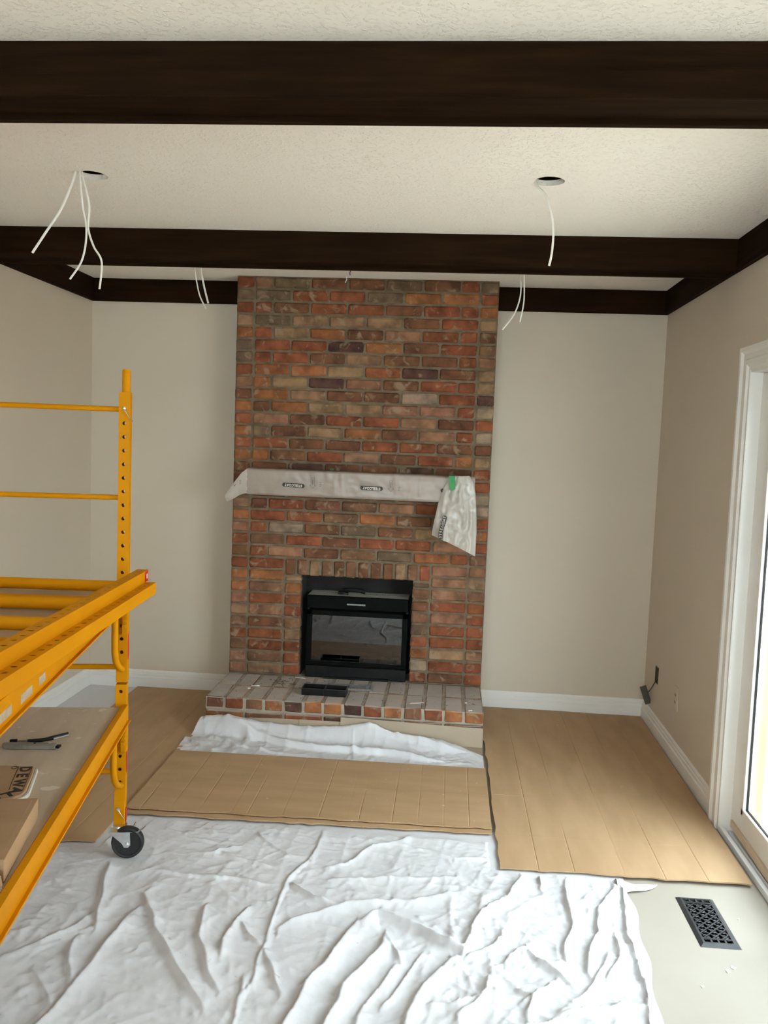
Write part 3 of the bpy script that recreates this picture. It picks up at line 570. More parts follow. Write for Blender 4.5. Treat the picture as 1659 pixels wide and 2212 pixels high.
sheet('white_sheet', [(-0.884, -0.018), (-0.50, -0.018), (-0.50, -1.05), (-0.884, -1.05)], [], [], 0.0005, 'whiteboard', 'smooth white sheet on the floor in the corner under the scaffold', 'floor sheet', 0.003, 0.0005, seed=3)
sheet('cardboard_sheet', [(-0.592, -0.02), (-0.012, -0.02), (-0.030, -1.925), (-0.60, -1.99)], [0.3, 0.62, 0.8], [0.2, 0.62], 0.0058, 'card', 'brown cardboard sheet on the floor between scaffold wheel and the left wall corner', warp=0.004, jag=('front',), group='cardboard floor protection', seed=5)
sheet('cardboard_sheet', [(1.4485, -0.02), (2.360, -0.02), (2.346, -1.888), (1.460, -1.902)], [0.155, 0.30, 0.50, 0.66, 0.83], [0.30, 0.66, 0.86], 0.0072, 'card', 'big creased cardboard sheet between chimney corner and sliding glass door', warp=0.005, jag=('front', 'side'), group='cardboard floor protection', seed=8)
sheet('cardboard_sheet', [(-0.020, -1.045), (1.4425, -1.03), (1.4425, -1.643), (-0.012, -1.688)], [], [], 0.0115, 'card_x', 'lower layer of cardboard peeking out under the wide sheet before the hearth', warp=0.0008, jag=('front',), group='cardboard floor protection', seed=11)
sheet('cardboard_sheet', [(-0.026, -1.022), (1.4425, -0.996), (1.4425, -1.614), (-0.020, -1.660)], [0.04, 0.12, 0.20, 0.29, 0.335, 0.43, 0.53, 0.605, 0.64, 0.73, 0.80, 0.87, 0.94], [0.5], 0.0205, 'card_x', 'wide scuffed cardboard sheet lying across both drop cloths before the hearth', warp=0.0016, jag=('front',), group='cardboard floor protection', seed=14)
# kraft strips folded up against the hearth face
def upturned(name, x0, x1, h0, h1, yb_, label, seed):
    n = 40; xs = np.linspace(x0, x1, n); S = [(-0.92, 0.0), (-0.80, 0.0), (-0.73, 0.0), (-0.69, 0.004), (-0.672, 0.02), (-0.665, 0.5), (-0.662, 1.0)]
    X = np.zeros((len(S), n)); Y = X.copy(); Z = X.copy(); hh = np.linspace(h0, h1, n) + 0.006 * (vnoise(xs * 6, xs * 0, seed) - 0.5)
    for i, (y, z) in enumerate(S):
        X[i] = xs; Y[i] = y + yb_ + 0.004 * vnoise(xs * 5, xs * 0 + i, seed + 1); Z[i] = 0.004 + (z * hh if z >= 0.02 else z)
    o = obj(name, grid_mesh(name, X[::-1], Y[::-1], Z[::-1], True, 0.002), 'kraft'); return tag(o, label, 'paper', 'paper strips along the hearth')
upturned('kraft_paper_strip', 0.10, 0.50, 0.075, 0.083, 0.004, 'short pale kraft strip against the hearth at its scaffold end', 2)
upturned('kraft_paper_strip', 0.50, 0.715, 0.083, 0.085, 0.001, 'narrow pale kraft strip in the middle of the hearth front', 4)
upturned('kraft_paper_strip', 0.715, 1.440, 0.112, 0.098, -0.004, 'long pale kraft strip folded up against the hearth beside the big cardboard', 6)

# ---------------------------------------------------------------- drop cloths
def ridge(X, Y, pts, h, w, asym=0.30):
    """a fold: crest along pts, steep on one side; returns height"""
    P = np.array(pts); best = np.full(X.shape, 1e9); sgn = np.zeros(X.shape); tt = np.zeros(X.shape)
    seg = np.linalg.norm(P[1:] - P[:-1], axis=1); cum = np.concatenate([[0], np.cumsum(seg)]); tot = cum[-1]
    for i in range(len(P) - 1):
        a, b = P[i], P[i + 1]; d = (b - a) / (seg[i] + 1e-9)
        s = np.clip((X - a[0]) * d[0] + (Y - a[1]) * d[1], 0, seg[i]); dx = X - a[0] - s * d[0]; dy = Y - a[1] - s * d[1]
        r = np.hypot(dx, dy); k = r < best; best = np.where(k, r, best); sgn = np.where(k, dx, sgn); tt = np.where(k, (cum[i] + s) / tot, tt)
    ww = np.where(sgn < 0, w * asym, w)
    prof = np.exp(-(best / ww) ** (1.15 if h < 0.022 else 1.5))
    taper = np.clip(np.minimum(tt + 0.12, 1.12 - tt) * 4, 0, 1)
    return h * prof * taper
FOLDS = [
 ([(0.78, -1.677), (0.782, -1.833), (0.763, -1.978), (0.732, -2.081), (0.722, -2.233), (0.72, -2.433), (0.724, -2.572), (0.721, -2.698), (0.721, -2.82), (0.72, -3.1), (0.73, -3.6)], 0.012, 0.016),
 ([(0.233, -2.079), (0.375, -2.103), (0.502, -2.116), (0.683, -2.12)], 0.010, 0.020),
 ([(0.321, -1.959), (0.412, -1.945), (0.516, -1.874)], 0.010, 0.020),
 ([(0.274, -2.256), (0.361, -2.408), (0.466, -2.563), (0.559, -2.68), (0.619, -2.77)], 0.020, 0.028),
 ([(0.49, -2.296), (0.525, -2.46), (0.591, -2.612), (0.643, -2.699)], 0.018, 0.026),
 ([(0.624, -2.276), (0.607, -2.36), (0.598, -2.462), (0.606, -2.544)], 0.016, 0.022),
 ([(0.287, -2.353), (0.271, -2.447), (0.266, -2.557), (0.255, -2.659), (0.249, -2.762), (0.244, -2.883), (0.22, -3.1)], 0.024, 0.034),
 ([(0.073, -2.05), (0.117, -2.205), (0.162, -2.33), (0.202, -2.457)], 0.018, 0.028),
 ([(0.167, -2.511), (0.188, -2.602), (0.232, -2.704)], 0.016, 0.022),
 ([(0.108, -2.679), (0.178, -2.752), (0.231, -2.812)], 0.012, 0.020),
 ([(-0.009, -2.629), (0.054, -2.575), (0.131, -2.479), (0.173, -2.356)], 0.010, 0.024),
 ([(0.66, -2.011), (0.504, -1.966), (0.424, -1.925)], 0.009, 0.022),
 ([(0.746, -2.111), (0.824, -2.189), (0.89, -2.216)], 0.018, 0.022),
 ([(1.08, -2.188), (0.959, -2.213), (0.888, -2.251), (0.82, -2.302), (0.748, -2.391)], 0.026, 0.040),
 ([(0.994, -2.317), (0.967, -2.398), (0.917, -2.545), (0.876, -2.697), (0.857, -2.793), (0.82, -3.0)], 0.036, 0.034),
 ([(1.088, -2.38), (1.038, -2.529), (0.993, -2.661), (0.965, -2.779), (0.94, -3.0)], 0.038, 0.034),
 ([(0.621, -2.358), (0.671, -2.44), (0.71, -2.482)], 0.014, 0.020),
 ([(0.72, -2.493), (0.775, -2.587), (0.814, -2.675)], 0.014, 0.024),
 ([(0.692, -2.62), (0.712, -2.689), (0.719, -2.766)], 0.012, 0.018),
 ([(0.834, -1.987), (0.905, -1.953), (0.943, -1.877), (0.983, -1.804), (1.107, -1.742), (1.128, -1.686)], 0.014, 0.026),
 ([(0.873, -2.245), (1.007, -2.199), (1.158, -2.158), (1.256, -2.11), (1.313, -2.074)], 0.010, 0.026),
 ([(1.005, -2.317), (1.055, -2.268), (1.111, -2.29), (1.18, -2.333), (1.246, -2.381), (1.317, -2.425)], 0.038, 0.034),
 ([(1.089, -2.358), (1.108, -2.444), (1.137, -2.502)], 0.014, 0.020),
 ([(1.53, -1.956), (1.47, -2.092), (1.409, -2.179), (1.351, -2.309), (1.31, -2.426)], 0.028, 0.030),
 ([(1.323, -2.456), (1.374, -2.417), (1.427, -2.372), (1.442, -2.33)], 0.022, 0.022),
 ([(1.273, -2.483), (1.226, -2.578), (1.193, -2.665), (1.174, -2.736), (1.16, -2.95)], 0.032, 0.034),
 ([(1.434, -2.461), (1.476, -2.403), (1.507, -2.398), (1.534, -2.447), (1.579, -2.491), (1.615, -2.535)], 0.024, 0.022),
 ([(1.686, -1.947), (1.667, -2.089), (1.663, -2.229), (1.635, -2.337), (1.619, -2.435)], 0.026, 0.024),
 ([(1.841, -1.982), (1.764, -2.14), (1.74, -2.242), (1.741, -2.276), (1.698, -2.382), (1.676, -2.488)], 0.028, 0.026),
 ([(1.872, -1.918), (1.864, -2.032), (1.852, -2.164), (1.838, -2.295), (1.838, -2.414), (1.827, -2.542), (1.80, -2.8)], 0.026, 0.018),
 ([(1.598, -1.946), (1.589, -2.033)], 0.016, 0.018),
 ([(1.394, -2.526), (1.379, -2.604), (1.342, -2.68), (1.308, -2.727)], 0.026, 0.028),
 ([(1.534, -2.447), (1.563, -2.463), (1.615, -2.441)], 0.018, 0.018),
 ([(1.64, -2.605), (1.68, -2.535), (1.737, -2.449), (1.756, -2.374)], 0.022, 0.024),
 ([(1.462, -2.583), (1.506, -2.623), (1.47, -2.637)], 0.016, 0.018),
 ([(1.223, -2.687), (1.285, -2.687), (1.367, -2.624)], 0.022, 0.024),
 ([(1.575, -2.521), (1.519, -2.603), (1.482, -2.695)], 0.026, 0.028),
 ([(1.828, -2.632), (1.745, -2.626), (1.655, -2.655), (1.565, -2.701)], 0.022, 0.026),
 ([(1.799, -2.28), (1.786, -2.412), (1.724, -2.52)], 0.018, 0.022),
 ([(1.05, -2.72), (1.02, -2.95), (0.98, -3.2)], 0.024, 0.030), ([(1.36, -2.78), (1.30, -3.0), (1.20, -3.3)], 0.026, 0.032), ([(1.62, -2.75), (1.55, -2.95), (1.50, -3.25)], 0.024, 0.030),
 ([(0.40, -2.95), (0.45, -3.2), (0.55, -3.5)], 0.020, 0.028), ([(-0.1, -2.9), (0.0, -3.1), (0.05, -3.5)], 0.018, 0.028), ([(1.70, -2.72), (1.60, -2.70), (1.45, -2.76)], 0.016, 0.022),
 ([(1.12, -2.52), (1.07, -2.66), (1.03, -2.80)], 0.014, 0.018), ([(1.20, -2.45), (1.15, -2.58), (1.10, -2.72)], 0.012, 0.016), ([(0.55, -1.76), (0.62, -1.86), (0.70, -1.93)], 0.008, 0.014), ([(0.18, -1.78), (0.30, -1.84), (0.40, -1.86)], 0.007, 0.014), ([(1.15, -1.80), (1.30, -1.84), (1.42, -1.83)], 0.009, 0.020), ([(0.86, -2.06), (1.05, -2.03), (1.30, -1.98)], 0.010, 0.024)]
def crumple(X, Y, n, seed, f0, f1, amp):
    rs = np.random.RandomState(seed); H = np.zeros_like(X)
    for i in range(n):
        th = rs.uniform(0, np.pi); f = rs.uniform(f0, f1); ph = rs.uniform(0, 9)
        u = (X * np.cos(th) + Y * np.sin(th)) * f + ph + 0.5 * (vnoise(X * 3.1 + i, Y * 3.1 + 40, seed + i) - 0.5)
        tri = 1 - 2 * np.abs(u - np.floor(u) - 0.5) * 1.0; k = rs.randint(3, 7)
        mask = smooth01((vnoise(X * f * 0.45 + 5 * i, Y * f * 0.45 + 50 + i, seed + 100 + i) - 0.62) * 5)
        H += amp * rs.uniform(0.5, 1.0) * (tri ** k) * mask * (8.0 / (8.0 + f)) * 1.6
    return H
def big_cloth():
    st = 0.0048; xs = np.arange(-0.74, 1.9001, st); ys = np.arange(-1.60, -3.75, -st)
    u, v = np.meshgrid(xs, ys)
    edge = np.interp(-v, [1.6, 1.9, 2.07, 2.38, 2.58, 2.75, 3.75], [1.885, 1.895, 1.898, 1.876, 1.856, 1.838, 1.80]) + 0.006 * np.sin(v * 23)
    X = -0.74 + (u + 0.74) * (edge + 0.74) / (1.9 + 0.74); Y = v + 0.0
    wx = X + 0.010 * (vnoise(X * 11 + 3, Y * 11 + 30, 21) - 0.5) * 2; wy = Y + 0.010 * (vnoise(X * 11 + 13, Y * 11 + 50, 22) - 0.5) * 2
    H = np.zeros_like(X)
    for pts, h, w in FOLDS: r_ = ridge(wx, wy, pts, h * (0.72 if h > 0.021 else 0.9), w * (0.85 if h > 0.021 else 0.75)); H = np.maximum(H, r_) + 0.25 * np.minimum(H, r_)
    rightp = smooth01((X - 0.95) / 0.45) * smooth01((-Y - 1.80) / 0.3)
    H += crumple(X, Y, 26, 77, 3.0, 9.0, 0.0070) * (0.25 + 0.75 * rightp) + crumple(X, Y, 44, 78, 7.0, 22.0, 0.0054) * (0.65 + 0.5 * rightp) + crumple(X, Y, 26, 79, 22.0, 44.0, 0.0026)
    # two stitched lines of the seam
    seam = np.interp(-Y, [1.6, 1.833, 1.978, 2.081, 2.233, 2.433, 2.7, 3.75], [0.78, 0.782, 0.763, 0.732, 0.722, 0.72, 0.721, 0.73])
    H -= 0.0025 * np.exp(-((X - seam - 0.008) / 0.004) ** 2)
    # lies flat where cardboard rests on it, and under the caster
    flat = smooth01((-Y - 1.66) / 0.06)
    flat = np.where(X > 1.42, np.minimum(flat, smooth01((-Y - 1.895) / 0.03)), flat)
    flat = np.where(X < 0.0, np.minimum(flat, smooth01((-Y - 1.93 - 0.11 * np.clip(-X, 0, 0.6)) / 0.05)), flat)
    wheel = smooth01((np.hypot(X - 0.124, Y + 2.008) - 0.02) / 0.07)
    Z = 0.003 + H * flat * wheel
    ed = np.minimum(1, (edge - X) / 0.012); Z = np.maximum(0.003, Z * np.clip(ed, 0.15, 1))
    return grid_mesh('drop_cloth', X, Y, Z, True)
tag(obj('drop_cloth', big_cloth(), 'cloth'), 'large rumpled off-white canvas drop cloth with a seam, spread under the scaffold wheel', 'drop cloth')
# turned-out corner of the cloth by the cardboard edge
def corner_tab():
    n, k = 26, 10; t = np.linspace(0, 1, n)[None, :]; s = np.linspace(0, 1, k)[:, None]
    X = 1.862 + t * 0.145 + 0 * s; Y = -1.912 - 0.012 * t - s * (0.075 * (1 - t) ** 0.7 + 0.004) - 0.01 * np.sin(t * 3)
    Z = 0.006 + 0.016 * np.sin(np.pi * s) * (1 - t * 0.8) + 0.005 * np.sin(t * 9 + s * 4) * (1 - t)
    return grid_mesh('corner_tab', X, Y, Z)
obj('cloth_corner', corner_tab(), 'cloth', [o for o in COL.objects if o.name == 'drop_cloth'][0])
SM = [([(0.10, -0.72), (0.227, -0.745), (0.339, -0.775), (0.474, -0.829), (0.641, -0.868), (0.779, -0.872), (0.937, -0.872), (1.075, -0.897), (1.173, -0.931)], 0.030, 0.028),
 ([(0.80, -0.70), (0.933, -0.715), (1.045, -0.735), (1.168, -0.765), (1.30, -0.80)], 0.028, 0.028),
 ([(-0.032, -0.837), (0.068, -0.931), (0.164, -1.0)], 0.012, 0.018), ([(0.10, -0.70), (0.217, -0.745), (0.284, -0.793)], 0.022, 0.022),
 ([(0.05, -0.78), (0.16, -0.83), (0.24, -0.90)], 0.014, 0.024), ([(0.786, -0.70), (0.786, -0.842), (0.82, -0.968)], 0.007, 0.010), ([(0.30, -0.90), (0.45, -0.95), (0.6, -0.96)], 0.008, 0.02)]
def small_cloth():
    st = 0.006; u, v = np.meshgrid(np.linspace(0, 1, 245), np.linspace(0, 1, 72))
    xl = -0.035 + 0.035 * (1 - v) ** 2 * 0 + np.interp(v, [0, 0.35, 1], [0.03, -0.01, 0.0]); xr = 1.438
    X = xl + (xr - xl) * u
    back = np.interp(X, [0, 0.15, 0.3, 0.5, 0.78, 0.87, 0.99, 1.25, 1.44], [-0.678, -0.678, -0.685, -0.69, -0.684, -0.69, -0.72, -0.735, -0.80])
    Y = back + (-1.10 - back) * v
    H = np.zeros_like(X); wx = X + 0.012 * (vnoise(X * 9, Y * 9 + 20, 41) - 0.5); wy = Y + 0.012 * (vnoise(X * 9 + 9, Y * 9 + 40, 42) - 0.5)
    for pts, h, w in SM:
        P = np.array(pts); best = np.full(X.shape, 1e9); sg = np.zeros(X.shape); tt = np.zeros(X.shape)
        H = H + ridge2(wx, wy, pts, h, w)
    lift = np.interp(X, [0, 0.15, 0.3, 0.5, 0.78, 0.87, 0.99, 1.25, 1.44], [0.066, 0.072, 0.060, 0.054, 0.066, 0.070, 0.032, 0.028, 0.0])
    H += lift * (1 - smooth01((back - Y) / 0.11)) ** 1.2
    H += crumple(X, Y, 26, 87, 5.0, 14.0, 0.007) + crumple(X, Y, 22, 88, 14.0, 34.0, 0.003)
    flat = smooth01((Y + 1.035) / 0.07)
    Z = 0.0085 + H * np.clip(flat, 0, 1)
    return grid_mesh('drop_cloth', X, Y, Z, True)
def ridge2(X, Y, pts, h, w):   # steep side towards the camera
    P = np.array(pts); best = np.full(X.shape, 1e9); sgn = np.zeros(X.shape); tt = np.zeros(X.shape)
    seg = np.linalg.norm(P[1:] - P[:-1], axis=1); cum = np.concatenate([[0], np.cumsum(seg)]); tot = cum[-1]
    for i in range(len(P) - 1):
        a, b = P[i], P[i + 1]; d = (b - a) / (seg[i] + 1e-9)
        s = np.clip((X - a[0]) * d[0] + (Y - a[1]) * d[1], 0, seg[i]); dx = X - a[0] - s * d[0]; dy = Y - a[1] - s * d[1]
        r = np.hypot(dx, dy); k = r < best; best = np.where(k, r, best); sgn = np.where(k, dy, sgn); tt = np.where(k, (cum[i] + s) / tot, tt)
    ww = np.where(sgn < 0, w * 0.35, w * 1.8)
    return h * np.exp(-(best / ww) ** 1.5) * np.clip(np.minimum(tt + 0.1, 1.1 - tt) * 5, 0, 1)
tag(obj('drop_cloth', small_cloth(), 'cloth'), 'narrow bunched off-white drop cloth strip along the foot of the hearth', 'drop cloth')

# ================================================================ SCAFFOLD
SA = 0.186
def perforated(length, w, holes, r=0.0065, wall=0.0022, faces=('front', 'back')):
    """square tube along +z from 0, holes through the -y (front) and +y faces"""
    m = MB(); h = w / 2
    zs = sorted(holes); cuts = [0.0]
    for z in zs: cuts += [z - 0.012, z + 0.012]
    cuts.append(length)
    for sy in (-1, 1):
        y = sy * h; yi = sy * (h - wall)
        for i in range(0, len(cuts) - 1):
            z0, z1 = cuts[i], cuts[i + 1]
            if i % 2 == 0:
                m.add([(-h, y, z0), (h, y, z0), (h, y, z1), (-h, y, z1)], [(0, 1, 2, 3)]); continue
            zc = (z0 + z1) / 2; n = 12; o = []; c = []; t = []
            for k in range(n):
                a = 2 * math.pi * (k + 0.5) / n; ca, sa = math.cos(a), math.sin(a); s = 1 / max(abs(ca), abs(sa))
                o.append((ca * s * h, y, zc + sa * s * 0.012)); c.append((ca * r, y, zc + sa * r)); t.append((ca * r, yi, zc + sa * r))
            # pull the nearest ring points onto the cell corners
            for cx in (-1, 1):
                for cz in (-1, 1):
                    j = min(range(n), key=lambda q: (o[q][0] - cx * h) ** 2 + ((o[q][2] - zc - cz * 0.012) * 2) ** 2); o[j] = (cx * h, y, zc + cz * 0.012)
            m.add(o + c + t, [(k, (k + 1) % n, (k + 1) % n + n, k + n) for k in range(n)] + [(k + n, (k + 1) % n + n, (k + 1) % n + 2 * n, k + 2 * n) for k in range(n)])
    for sx in (-1, 1): m.add([(sx * h, -h, 0), (sx * h, h, 0), (sx * h, h, length), (sx * h, -h, length)], [(0, 1, 2, 3)])
    m.add([(-h, -h, 0), (h, -h, 0), (h, h, 0), (-h, h, 0)], [(0, 1, 2, 3)]); m.add([(-h, -h, length), (h, -h, length), (h, h, length), (-h, h, length)], [(0, 1, 2, 3)])
    return m
def raw(name, mb, m, parent):      # keeps the faces as laid down (open holes)
    me = bpy.data.meshes.new(name); me.from_pydata(mb.v, [], mb.f); return obj(name, me, m, parent)
sc_ = thing('rolling_scaffold', 'yellow steel rolling scaffold with two decks standing on the drop cloth', 'scaffold', (0.09, -1.98, 0.0), SA)
FWID, FLEN = 0.735, 1.80
PITCH = 0.0477
up_holes = [1.555 - 0.635 - PITCH * k for k in range(18)]
post_up = perforated(1.027, 0.038, [h for h in up_holes if h > 0.03]); post_lo = perforated(0.43, 0.037, [0.405 - PITCH * 0, 0.119, 0.0715, 0.024 + 0.143, 0.262])
for ix, (px, py) in enumerate(((-0.007, 0.019), (-0.007 - FWID, 0.019), (-0.007, -FLEN), (-0.007 - FWID, -FLEN))):
    o = raw('post', post_up, 'yellow', sc_); o.location = (px, py, 0.635)
    o2 = raw('lower_post', post_lo, 'yellow', sc_); o2.location = (px - 0.001, py, 0.196)
    MB().box(px - 0.021, py - 0.0205, 0.108, px + 0.017, py + 0.0175, 0.199).build('caster_socket', 'yellow', sc_, bevel=0.0015)
    MB().disc((px + 0.002, py, 1.660), (0, 0, 1), [(0.0142, 0), (0.0142, 0.078), (0.0125, 0.081)], 20).build('coupling_pin', 'yellow', sc_, smooth=True)
    MB().disc((px, py - 0.0185, 1.606), (0, -1, 0), [(0.006, 0), (0.006, 0.006), (0.003, 0.008)], 12).tube([(px, py - 0.024, 1.604), (px + 0.010, py - 0.026, 1.588), (px + 0.022, py - 0.020, 1.567), (px + 0.026, py - 0.004, 1.563), (px + 0.025, py + 0.006, 1.570)], 0.0014, 6).build('hitch_clip', 'chrome', sc_, smooth=True)
    MB().disc((px - 0.004, py - 0.0205, 0.168), (0, -1, 0), [(0.0065, 0), (0.0065, 0.006)], 6).tube([(px - 0.003, py - 0.026, 0.165), (px + 0.006, py - 0.027, 0.150), (px + 0.014, py - 0.022, 0.133)], 0.0015, 6).build('locking_clip', 'chrome', sc_, smooth=True)
    # caster: fork, wheel, brake
    ax = Vector((px + 0.036, py - 0.052, 0.0605)); dy = 0.0175
    fk = MB().disc((px - 0.001, py, 0.094), (0, 0, 1), [(0.024, 0), (0.025, 0.004), (0.025, 0.010), (0.018, 0.014)], 20).disc((px + 0.003, py - 0.020, 0.1035), (0, 0, 1), [(0.024, 0), (0.022, 0.006)], 20)
    for s in (-1, 1):
        y = ax.y + s * dy
        fk.prism([(px - 0.028, 0.104), (px + 0.046, 0.104), (ax.x + 0.011, 0.080), (ax.x + 0.012, 0.056), (ax.x + 0.004, 0.047), (ax.x - 0.010, 0.048), (ax.x - 0.018, 0.062)], 'y', y - 0.0014, y + 0.0014)
    fk.box(px - 0.028, ax.y - dy, 0.1005, px + 0.046, ax.y + dy, 0.104)
    fk.disc(ax + Vector((0, -dy - 0.001, 0)), (0, -1, 0), [(0.007, 0), (0.007, 0.004), (0.004, 0.006)], 10)
    f_ = fk.build('caster_fork', 'chrome', sc_, bevel=0.0)
    MB().disc(ax, (0, 1, 0), [(0.030, -0.010), (0.044, -0.011), (0.0445, -0.0145), (0.050, -0.0155), (0.0555, -0.012), (0.0575, -0.005), (0.0575, 0.005), (0.0555, 0.012), (0.050, 0.0155), (0.0445, 0.0145), (0.044, 0.011), (0.030, 0.010)], 36).build('caster_wheel', 'rubber', f_, smooth=True, sharp=35)
    MB().bar((px + 0.03, ax.y, 0.098), (px + 0.075, ax.y - 0.006, 0.103), 0.020, 0.002).bar((px + 0.075, ax.y - 0.006, 0.103), (px + 0.096, ax.y - 0.010, 0.118), 0.024, 0.002).bar((px + 0.045, ax.y + 0.006, 0.100), (px + 0.062, ax.y + 0.012, 0.128), 0.010, 0.002).build('brake_lever', 'chrome', f_)
# ladder ends
for py in (0.019, -FLEN):
    for z, r in ((1.603, 0.0092), (1.294, 0.0092), (0.985, 0.0092), (0.686, 0.0100), (0.30, 0.0095)):
        MB().tube([(-0.026 - FWID + 0.038, py, z), (-0.026, py, z)], r, 12).build('rung', 'yellow', sc_, smooth=True)
RAILP = lambda zt, s, x: [(x, zt), (x + s * 0.018, zt), (x + s * 0.018, zt - 0.058), (x + s * 0.028, zt - 0.056), (x + s * 0.029, zt - 0.060), (x + s * 0.015, zt - 0.066), (x + s * 0.015, zt - 0.003), (x, zt - 0.003)]
def deck(zt, name, mname, label_marks):
    for s, x in ((1, -0.0005), (-1, -0.0135 - FWID)):
        r_ = MB().prism(RAILP(zt, s, x), 'y', -0.004, -FLEN + 0.02).build('side_rail', 'yellow', sc_)
        if s == 1 and label_marks:
            for (y0, y1, z0) in ((-1.02, -1.07, -0.034), (-1.12, -1.20, -0.036), (-1.26, -1.36, -0.036)): MB().box(x + 0.0178, y0, zt + z0 - 0.010, x + 0.0186, y1, zt + z0 + 0.010).build('rail_sticker', 'faded', r_)
            MB().box(x + 0.0178, -0.02, zt - 0.05, x + 0.0186, -0.07, zt - 0.02).build('rail_sticker', 'sticker', r_)
        MB().box(x - s * 0.03, -0.006, zt - 0.0245, x, -FLEN + 0.03, zt - 0.0222).build('deck_ledge', 'yellow', sc_)
        # end bracket: sleeve on the post, curved brace tube, sprung pin
        for ye, q in ((-0.004, -1), (-FLEN + 0.024, 1)):
            xc = -0.007 if s == 1 else -0.007 - FWID
            MB().box(xc + s * 0.001, ye - 0.004, zt - 0.175, xc + s * 0.0195, ye + 0.002, zt - 0.005).box(xc + s * 0.0192, ye - 0.002, zt - 0.175, xc + s * 0.0215, ye + 0.03 * -q, zt - 0.005).build('end_bracket', 'yellow', sc_, bevel=0.001)
            MB().tube([(xc - s * 0.003, ye + q * 0.100, zt - 0.05), (xc - s * 0.003, ye + q * 0.100, zt - 0.17), (xc - s * 0.003, ye + q * 0.097, zt - 0.215), (xc - s * 0.002, ye + q * 0.085, zt - 0.245), (xc, ye + q * 0.062, zt - 0.268), (xc + s * 0.002, ye + q * 0.03, zt - 0.286), (xc + s * 0.003, ye + q * 0.001, zt - 0.298)], 0.0115, 14).build('corner_brace', 'yellow', sc_, smooth=True)
            MB().tube([(xc - s * 0.020, ye + q * 0.010, zt - 0.075), (xc - s * 0.020, ye + q * 0.010, zt - 0.175), (xc - s * 0.010, ye + q * 0.006, zt - 0.178)], 0.0028, 8).build('spring_pin', 'chrome', sc_, smooth=True)
            MB().box(xc + s * 0.002, ye + q * 0.003, zt - 0.150, xc + s * 0.016, ye + q * 0.010, zt - 0.135).box(xc + s * 0.004, ye + q * 0.003, zt - 0.128, xc + s * 0.016, ye + q * 0.008, zt - 0.118).build('latch', 'yellow', sc_, bevel=0.001)
    for y in (-0.012, -0.45, -0.90, -1.35, -FLEN + 0.03): MB().box(-0.0135 - FWID, y - 0.012, zt - 0.045, -0.0005, y + 0.012, zt - 0.022).build('deck_bearer', 'yellow', sc_, bevel=0.001)
    MB().box(-0.010 - FWID, -0.006, zt - 0.022, -0.008, -FLEN + 0.03, zt - 0.010).build(name, mname, sc_, bevel=0.001)
deck(0.555, 'plywood_deck', 'ply', False); deck(0.982, 'plywood_deck', 'ply2', True)
# red warning labels on the post edge
for z0, z1 in ((0.715, 0.90), (0.30, 0.52), (0.112, 0.165)): MB().box(0.0118, 0.012, z0, 0.0128, 0.032, z1).build('warning_label', 'red', sc_)
# two spare ladder frames lying on the upper deck, skewed
def ladder_frame(loc, label, rungs, endlabel):
    t = thing('ladder_frame', label, 'frame', loc, 0.089, 'spare frames lying on the upper deck')
    hs = [0.03 + 0.0478 * k for k in range(36)]
    pm_ = perforated(1.76, 0.038, hs, r=0.0080)
    for x in (0.0, -FWID):
        o = raw('post', pm_, 'yellow', t); o.rotation_euler = (math.pi / 2, 0, 0); o.location = (x, 0, 0)   # post axis along -y, holes on top and bottom
    for y in rungs: MB().tube([(-FWID + 0.018, y, 0), (-0.018, y, 0)], 0.0178, 16).build('rung', 'yellow', t, smooth=True)
    if endlabel: MB().box(0.0188, -0.004, -0.017, 0.0196, -0.045, 0.017).build('warning_label', 'red', t); MB().box(0.0194, -0.012, -0.008, 0.0199, -0.026, 0.008).build('warning_symbol', 'sticker', t)
    return t
ladder_frame((0.186, -2.06, 1.039), 'upper of two yellow ladder frames lying on the scaffold deck, red label at its end', (-0.235, -0.53, -0.79, -1.05, -1.35), True)
ladder_frame((0.222, -2.085, 1.001), 'lower of two yellow ladder frames lying on the scaffold deck, sticking out sideways', (-0.28, -0.83, -1.40), False)

# ---------------------------------------------------------------- things on the lower deck (top of deck z = 0.545)
DT = 0.545
kn = thing('utility_knife', 'grey metal utility knife lying flat on the lower scaffold deck', 'knife', (-0.028, -2.416, DT), 0.135)
MB().prism([(-0.086, -0.002), (-0.080, -0.012), (-0.055, -0.016), (0.05, -0.014), (0.078, -0.011), (0.078, 0.009), (0.03, 0.013), (-0.03, 0.012), (-0.06, 0.010), (-0.082, 0.008)], 'z', 0.0, 0.016).build('handle', 'steelgrey', kn, bevel=0.003)
MB().prism([(0.076, -0.009), (0.088, -0.012), (0.090, 0.008), (0.076, 0.007)], 'z', 0.004, 0.011).build('nose', 'black', kn, bevel=0.001)
MB().disc((0.012, 0.0, 0.016), (0, 0, 1), [(0.004, -0.001), (0.004, 0.001)], 10).build('screw', 'black', kn)
MB().box(0.052, 0.0, 0.0155, 0.062, 0.006, 0.0175).build('slide_button', 'chrome', kn, bevel=0.001)
t2 = thing('scraper_tool', 'slim dark hand tool with a bent shiny blade beside the utility knife', 'tool', (-0.045, -2.372, DT), 0.33)
MB().box(-0.066, -0.006, 0.0, -0.044, 0.006, 0.014).build('end_cap', 'black', t2, bevel=0.002)
MB().tube([(-0.046, 0, 0.006), (-0.012, 0.0, 0.006)], 0.0045, 8).build('shank', 'steelgrey', t2, smooth=True)
MB().tube([(-0.014, 0, 0.006), (0.018, 0.0, 0.0065), (0.040, 0.006, 0.007), (0.058, 0.015, 0.008)], [0.006, 0.0065, 0.006, 0.007], 8).build('grip', 'black', t2, smooth=True)
